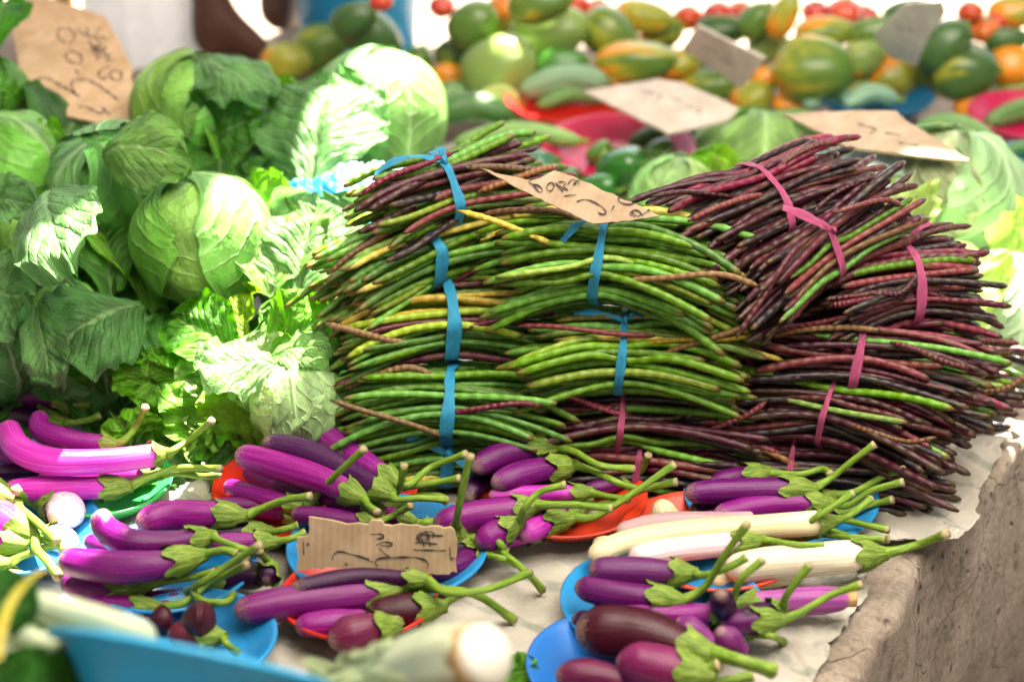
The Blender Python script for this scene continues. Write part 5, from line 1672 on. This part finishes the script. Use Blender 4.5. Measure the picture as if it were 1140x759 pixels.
# ---- seller seated behind the goods: only the feet and the hem of the skirt are in the frame
def skinned(name, chains, mat, root, color, sub=2):
    me = bpy.data.meshes.new(name)
    verts, edges, rad, idx = [], [], [], {}
    for ch in chains:
        prev = None
        for (key, p, r) in ch:
            if key not in idx:
                idx[key] = len(verts)
                verts.append(Vector(p) - ORG[root.name])
                rad.append(r)
            if prev is not None:
                edges.append((prev, idx[key]))
            prev = idx[key]
    me.from_pydata(verts, edges, [])
    o = bpy.data.objects.new(name, me)
    COL.objects.link(o)
    o.parent = root
    ORG[o.name] = ORG[root.name]
    o.modifiers.new('skin', 'SKIN')
    for i, r in enumerate(rad):
        me.skin_vertices[0].data[i].radius = (r, r)
    me.skin_vertices[0].data[0].use_root = True
    s = o.modifiers.new('smooth', 'SUBSURF')
    s.levels = s.render_levels = sub
    dg = bpy.context.evaluated_depsgraph_get()
    dg.update()
    m2 = bpy.data.meshes.new_from_object(o.evaluated_get(dg))
    o.modifiers.clear()
    o.data = m2
    m2.polygons.foreach_set('use_smooth', [True] * len(m2.polygons))
    m2.materials.clear()
    m2.materials.append(mat)
    o.color = (*color, 1)
    return o


a1, t1 = W(238, 30, .075), W(300, 60, .018)
a2, t2 = W(312, 2, .075), W(345, 16, .018)
k1, k2 = a1 + Vector((-.03, .10, .41)), a2 + Vector((-.04, .10, .41))
hp = k1 + Vector((-.44, .16, .03))
hl, hr = hp + Vector((.04, -.09, 0)), hp + Vector((.04, .10, 0))
person = empty('person', (hp.x, hp.y, 0), 'seated person behind the cabbages, bare dark feet showing below a white skirt', 'person')
chest, neck_, hd = hp + Vector((.06, 0, .34)), hp + Vector((.09, 0, .53)), hp + Vector((.13, -.01, .66))
sl, sr_ = chest + Vector((.01, -.17, .13)), chest + Vector((.01, .17, .13))
D = Vector
chains = [[('p', hp, .13), ('b', hp + D((.02, 0, .17)), .12), ('c', chest, .13), ('c2', chest + D((.02, 0, .12)), .095), ('n', neck_, .052), ('h0', hd - D((.01, 0, .04)), .070), ('h', hd + D((0, 0, .03)), .090), ('h2', hd + D((-.01, 0, .11)), .065)],
          [('h', hd, .09), ('nose', hd + D((.085, -.01, .0)), .018)]]
for nm, hip, kn, an, toe in (('l', hl, k1, a1, t1), ('r', hr, k2, a2, t2)):
    f = (toe - an)
    heel = an - D((f.x, f.y, 0)) * .28
    heel.z = .03
    chains.append([('p', hp, .13), ('hip' + nm, hip, .095), ('th' + nm, hip.lerp(kn, .55), .080), ('k' + nm, kn, .060), ('cf' + nm, kn.lerp(an, .35) + D((-.012, .0, 0)), .056), ('sh' + nm, kn.lerp(an, .8), .036), ('an' + nm, an, .034), ('mf' + nm, an + f * .45 + D((0, 0, .006)), .032), ('bf' + nm, an + f * .8, .030), ('to' + nm, toe, .017)])
    chains.append([('an' + nm, an, .034), ('he' + nm, heel, .026)])
    sd = D((-f.y, f.x, 0)).normalized()
    for q in range(4):
        base = an + f * .8
        chains.append([('bf' + nm, base, .03), ('t%d%s' % (q, nm), base + f * (.20 + .02 * (2 - abs(q - 1))) + sd * ((q - 1.5) * .017) - D((0, 0, .004)), .0085)])
for nm, shd, kn in (('l', sl, k1), ('r', sr_, k2)):
    el = shd + D((.10, -.05 if nm == 'l' else .05, -.25))
    wr = kn + D((-.10, 0, .09))
    chains.append([('c2', chest + D((.02, 0, .12)), .095), ('s' + nm, shd, .055), ('e' + nm, el, .040), ('w' + nm, wr, .026), ('hd' + nm, wr + D((.07, 0, -.008)), .028)])
    for q in range(4):
        b0 = wr + D((.075, (q - 1.5) * .019, -.01))
        chains.append([('hd' + nm, wr + D((.07, 0, -.008)), .028), ('f%d%s' % (q, nm), b0 + D((.03, 0, -.004)), .009), ('g%d%s' % (q, nm), b0 + D((.062 + .008 * (1.5 - abs(q - 1.5)), 0, -.022)), .0075)])
    chains.append([('hd' + nm, wr + D((.07, 0, -.008)), .028), ('th_' + nm, wr + D((.07, -.045 if nm == 'r' else .045, -.01)), .010)])
skinned('body', chains, SKIN, person, (.085, .035, .022))


def loft(name, rings, mat, color, parent, folds=0.0, k=56, seed=0):
    V, F = [], []
    m = len(rings)
    C, _ = catmull([r[0] for r in rings], 30)
    for i in range(30):
        t = i / 29 * (m - 1)
        a = min(m - 2, int(t))
        f = t - a
        rx, ry = (rings[a][q] * (1 - f) + rings[a + 1][q] * f for q in (1, 2))
        for j in range(k):
            th = 2 * pi * j / k
            w = 1 + folds * (1 - i / 29) * (sin(7 * th + seed + i * .05) + .6 * sin(12 * th + 2 * seed))
            V.append(C[i] + Vector((rx * w * cos(th), ry * w * sin(th), 0)))
    F = [(i * k + j, i * k + (j + 1) % k, (i + 1) * k + (j + 1) % k, (i + 1) * k + j) for i in range(29) for j in range(k)]
    return mk(name, V, F, mat, parent, color=color)


hem = W(176, 40, .004)
loft('skirt', [(hem, .125, .19), (hem + D((-.01, .04, .22)), .13, .19), (k1 + D((-.16, .12, .06)), .22, .21), (hp + D((0, 0, .10)), .165, .19), (hp + D((.02, 0, .22)), .135, .165)], CLOTH, (.86, .88, .92), person, .035, seed=1)
loft('shirt', [(hp + D((.02, 0, .16)), .150, .180), (chest, .150, .185), (chest + D((.02, 0, .13)), .125, .19), (chest + D((.02, 0, .19)), .07, .09)], CLOTH, (.03, .36, .42), person, .01, seed=2)
loft('hair', [(hd + D((-.03, 0, -.02)), .075, .098), (hd + D((-.03, 0, .07)), .105, .108), (hd + D((-.015, 0, .14)), .09, .09), (hd + D((-.01, 0, .18)), .02, .02)], m_simple('black_hair', .6, .3, .3, 80, bump=.8), (.012, .010, .009), person, .03, seed=3)
st = empty('stool', (hp.x, hp.y, 0), 'low wooden stool under the seated person behind the cabbages', 'stool')
mk('seat', *box((hp.x, hp.y, .315), (.30, .30, .03)), CARDW, st, smooth=False, color=(.22, .13, .07))
for sx in (-1, 1):
    for sy in (-1, 1):
        mk('leg', *box((hp.x + sx * .12, hp.y + sy * .12, .15), (.035, .035, .30)), CARDW, st, smooth=False, color=(.20, .12, .065))
# ---- unseen dark walls added round the stall to cut side fill light
WALLM = m_simple('dark_light_blocker', .9, .15, .25, 4, bump=.4)
for lab, c, sz in (('unseen dark wall added across the front of the stall to cut fill light', (.5, -2.6, .70), (9.0, .18, 2.5)), ('unseen dark wall added beyond the cabbage end to cut fill light', (-3.6, 1.2, .70), (.18, 7.2, 2.5)), ('unseen dark wall added beyond the bare slab edge to cut fill light', (4.6, 1.2, .70), (.18, 7.2, 2.5))):
    props(mk('light_blocker_wall', *box(c, sz), WALLM, smooth=False, color=(.09, .07, .052)), lab, 'wall')
# ================================================================== light
SUN_EL, SUN_AZ = radians(63), radians(20)         # azimuth measured from +y towards +x
sdir = Vector((sin(SUN_AZ) * cos(SUN_EL), cos(SUN_AZ) * cos(SUN_EL), sin(SUN_EL)))
sun_d = bpy.data.lights.new('sun', 'SUN')
sun_d.energy = 5.0
sun_d.angle = radians(.53)
sun_d.color = (1.0, .955, .88)
sun = bpy.data.objects.new('sun', sun_d)
COL.objects.link(sun)
sun.rotation_euler = (-sdir).to_track_quat('-Z', 'Y').to_euler()
nt = world.node_tree
nt.nodes.clear()
wo = nt.nodes.new('ShaderNodeOutputWorld')
bg = nt.nodes.new('ShaderNodeBackground')
sky = nt.nodes.new('ShaderNodeTexSky')
sky.sky_type = 'NISHITA'
sky.sun_disc = False
sky.sun_elevation = SUN_EL
sky.sun_rotation = SUN_AZ
sky.air_density, sky.dust_density, sky.ozone_density = 1.0, 4.0, 1.0
nt.links.new(sky.outputs[0], bg.inputs[0])
nt.links.new(bg.outputs[0], wo.inputs[0])
bg.inputs[1].default_value = .05

# unseen awning over the stall; its holes are shaped to place the sun patches
ZA = 1.75


def awning(label, outer, holes, seed, mat=None, name='awning', z=None):
    """one unseen overhead sheet, holes shaped to steer the light, outlines given at the awning's height"""
    import bmesh
    bm = bmesh.new()
    for loop in [outer] + holes:
        pts = []
        for i in range(len(loop)):
            a, b = Vector(loop[i]), Vector(loop[(i + 1) % len(loop)])
            k = max(1, int((b - a).length / (.012 if loop is not outer else .1)))
            for j in range(k):
                q = a.lerp(b, j / k)
                w = .006 * noise.noise(Vector((q.x * 25, q.y * 25, seed)))
                v = .006 * noise.noise(Vector((q.x * 25, q.y * 25, seed + 9)))
                pts.append(bm.verts.new((q.x + w, q.y + v, z or ZA)))
        for i in range(len(pts)):
            bm.edges.new((pts[i], pts[(i + 1) % len(pts)]))
    bmesh.ops.triangle_fill(bm, edges=bm.edges[:], use_beauty=True)
    me = bpy.data.meshes.new(name)
    bm.to_mesh(me)
    bm.free()
    me.materials.append(mat or TARP)
    o = bpy.data.objects.new(name, me)
    COL.objects.link(o)
    return props(o, label, 'awning')


SOFT_PANEL = [(-.30, .60), (1.45, .60), (1.45, 2.0), (-.30, 2.0)]  # opening added in the canvas for the soft light panel
awning('unseen grey canvas awning shading the stall, holes shaped for the sun patches',
       [(-2.4, -1.2), (3.2, -1.2), (3.2, 4.30), (1.6, 4.26), (.2, 4.30), (-.24, 4.30), (-.34, 3.95), (-2.4, 3.95)],
       [[(-.16, 2.35), (-.09, 2.40), (-.08, 2.50), (-.05, 2.55), (-.02, 2.575), (.03, 2.60), (.055, 2.62), (.10, 2.64), (.11, 2.72), (.095, 2.80), (.11, 2.88), (.13, 2.95), (.19, 3.10), (.19, 3.20), (.07, 3.22), (.03, 3.10),
         (-.03, 2.90), (-.08, 2.80), (-.085, 2.73), (-.09, 2.69), (-.10, 2.64), (-.14, 2.61), (-.24, 2.61), (-.31, 2.57), (-.32, 2.50), (-.24, 2.44), (-.19, 2.36)],
        [(.70, 2.98), (.76, 3.02), (.83, 2.985), (.97, 2.95), (.98, 2.80), (.85, 2.79), (.79, 2.87), (.74, 2.93)],
        [(.24, 3.68), (.33, 3.74), (.35, 3.90), (.26, 3.88)], SOFT_PANEL], 2.0)
awning('unseen milky sheet added in the canvas awning as a soft light panel', [(-.36, .54), (1.51, .54), (1.51, 2.06), (-.36, 2.06)], [], 3.0, SOFTLIGHT, 'soft_light_panel', ZA + .02)

# ------------------------------------------------------------------ render settings
scene.view_settings.view_transform = 'Standard'
scene.view_settings.look = 'None'
scene.view_settings.exposure = 3.25
scene.view_settings.use_white_balance = True
scene.view_settings.white_balance_temperature = 7000
scene.view_settings.white_balance_tint = 10
scene.view_settings.gamma = 1.0
scene.render.engine = 'CYCLES'
scene.cycles.max_bounces = 8
scene.cycles.diffuse_bounces = 2
scene.cycles.transparent_max_bounces = 8
scene.cycles.use_denoising = True
scene.cycles.sample_clamp_indirect = 8
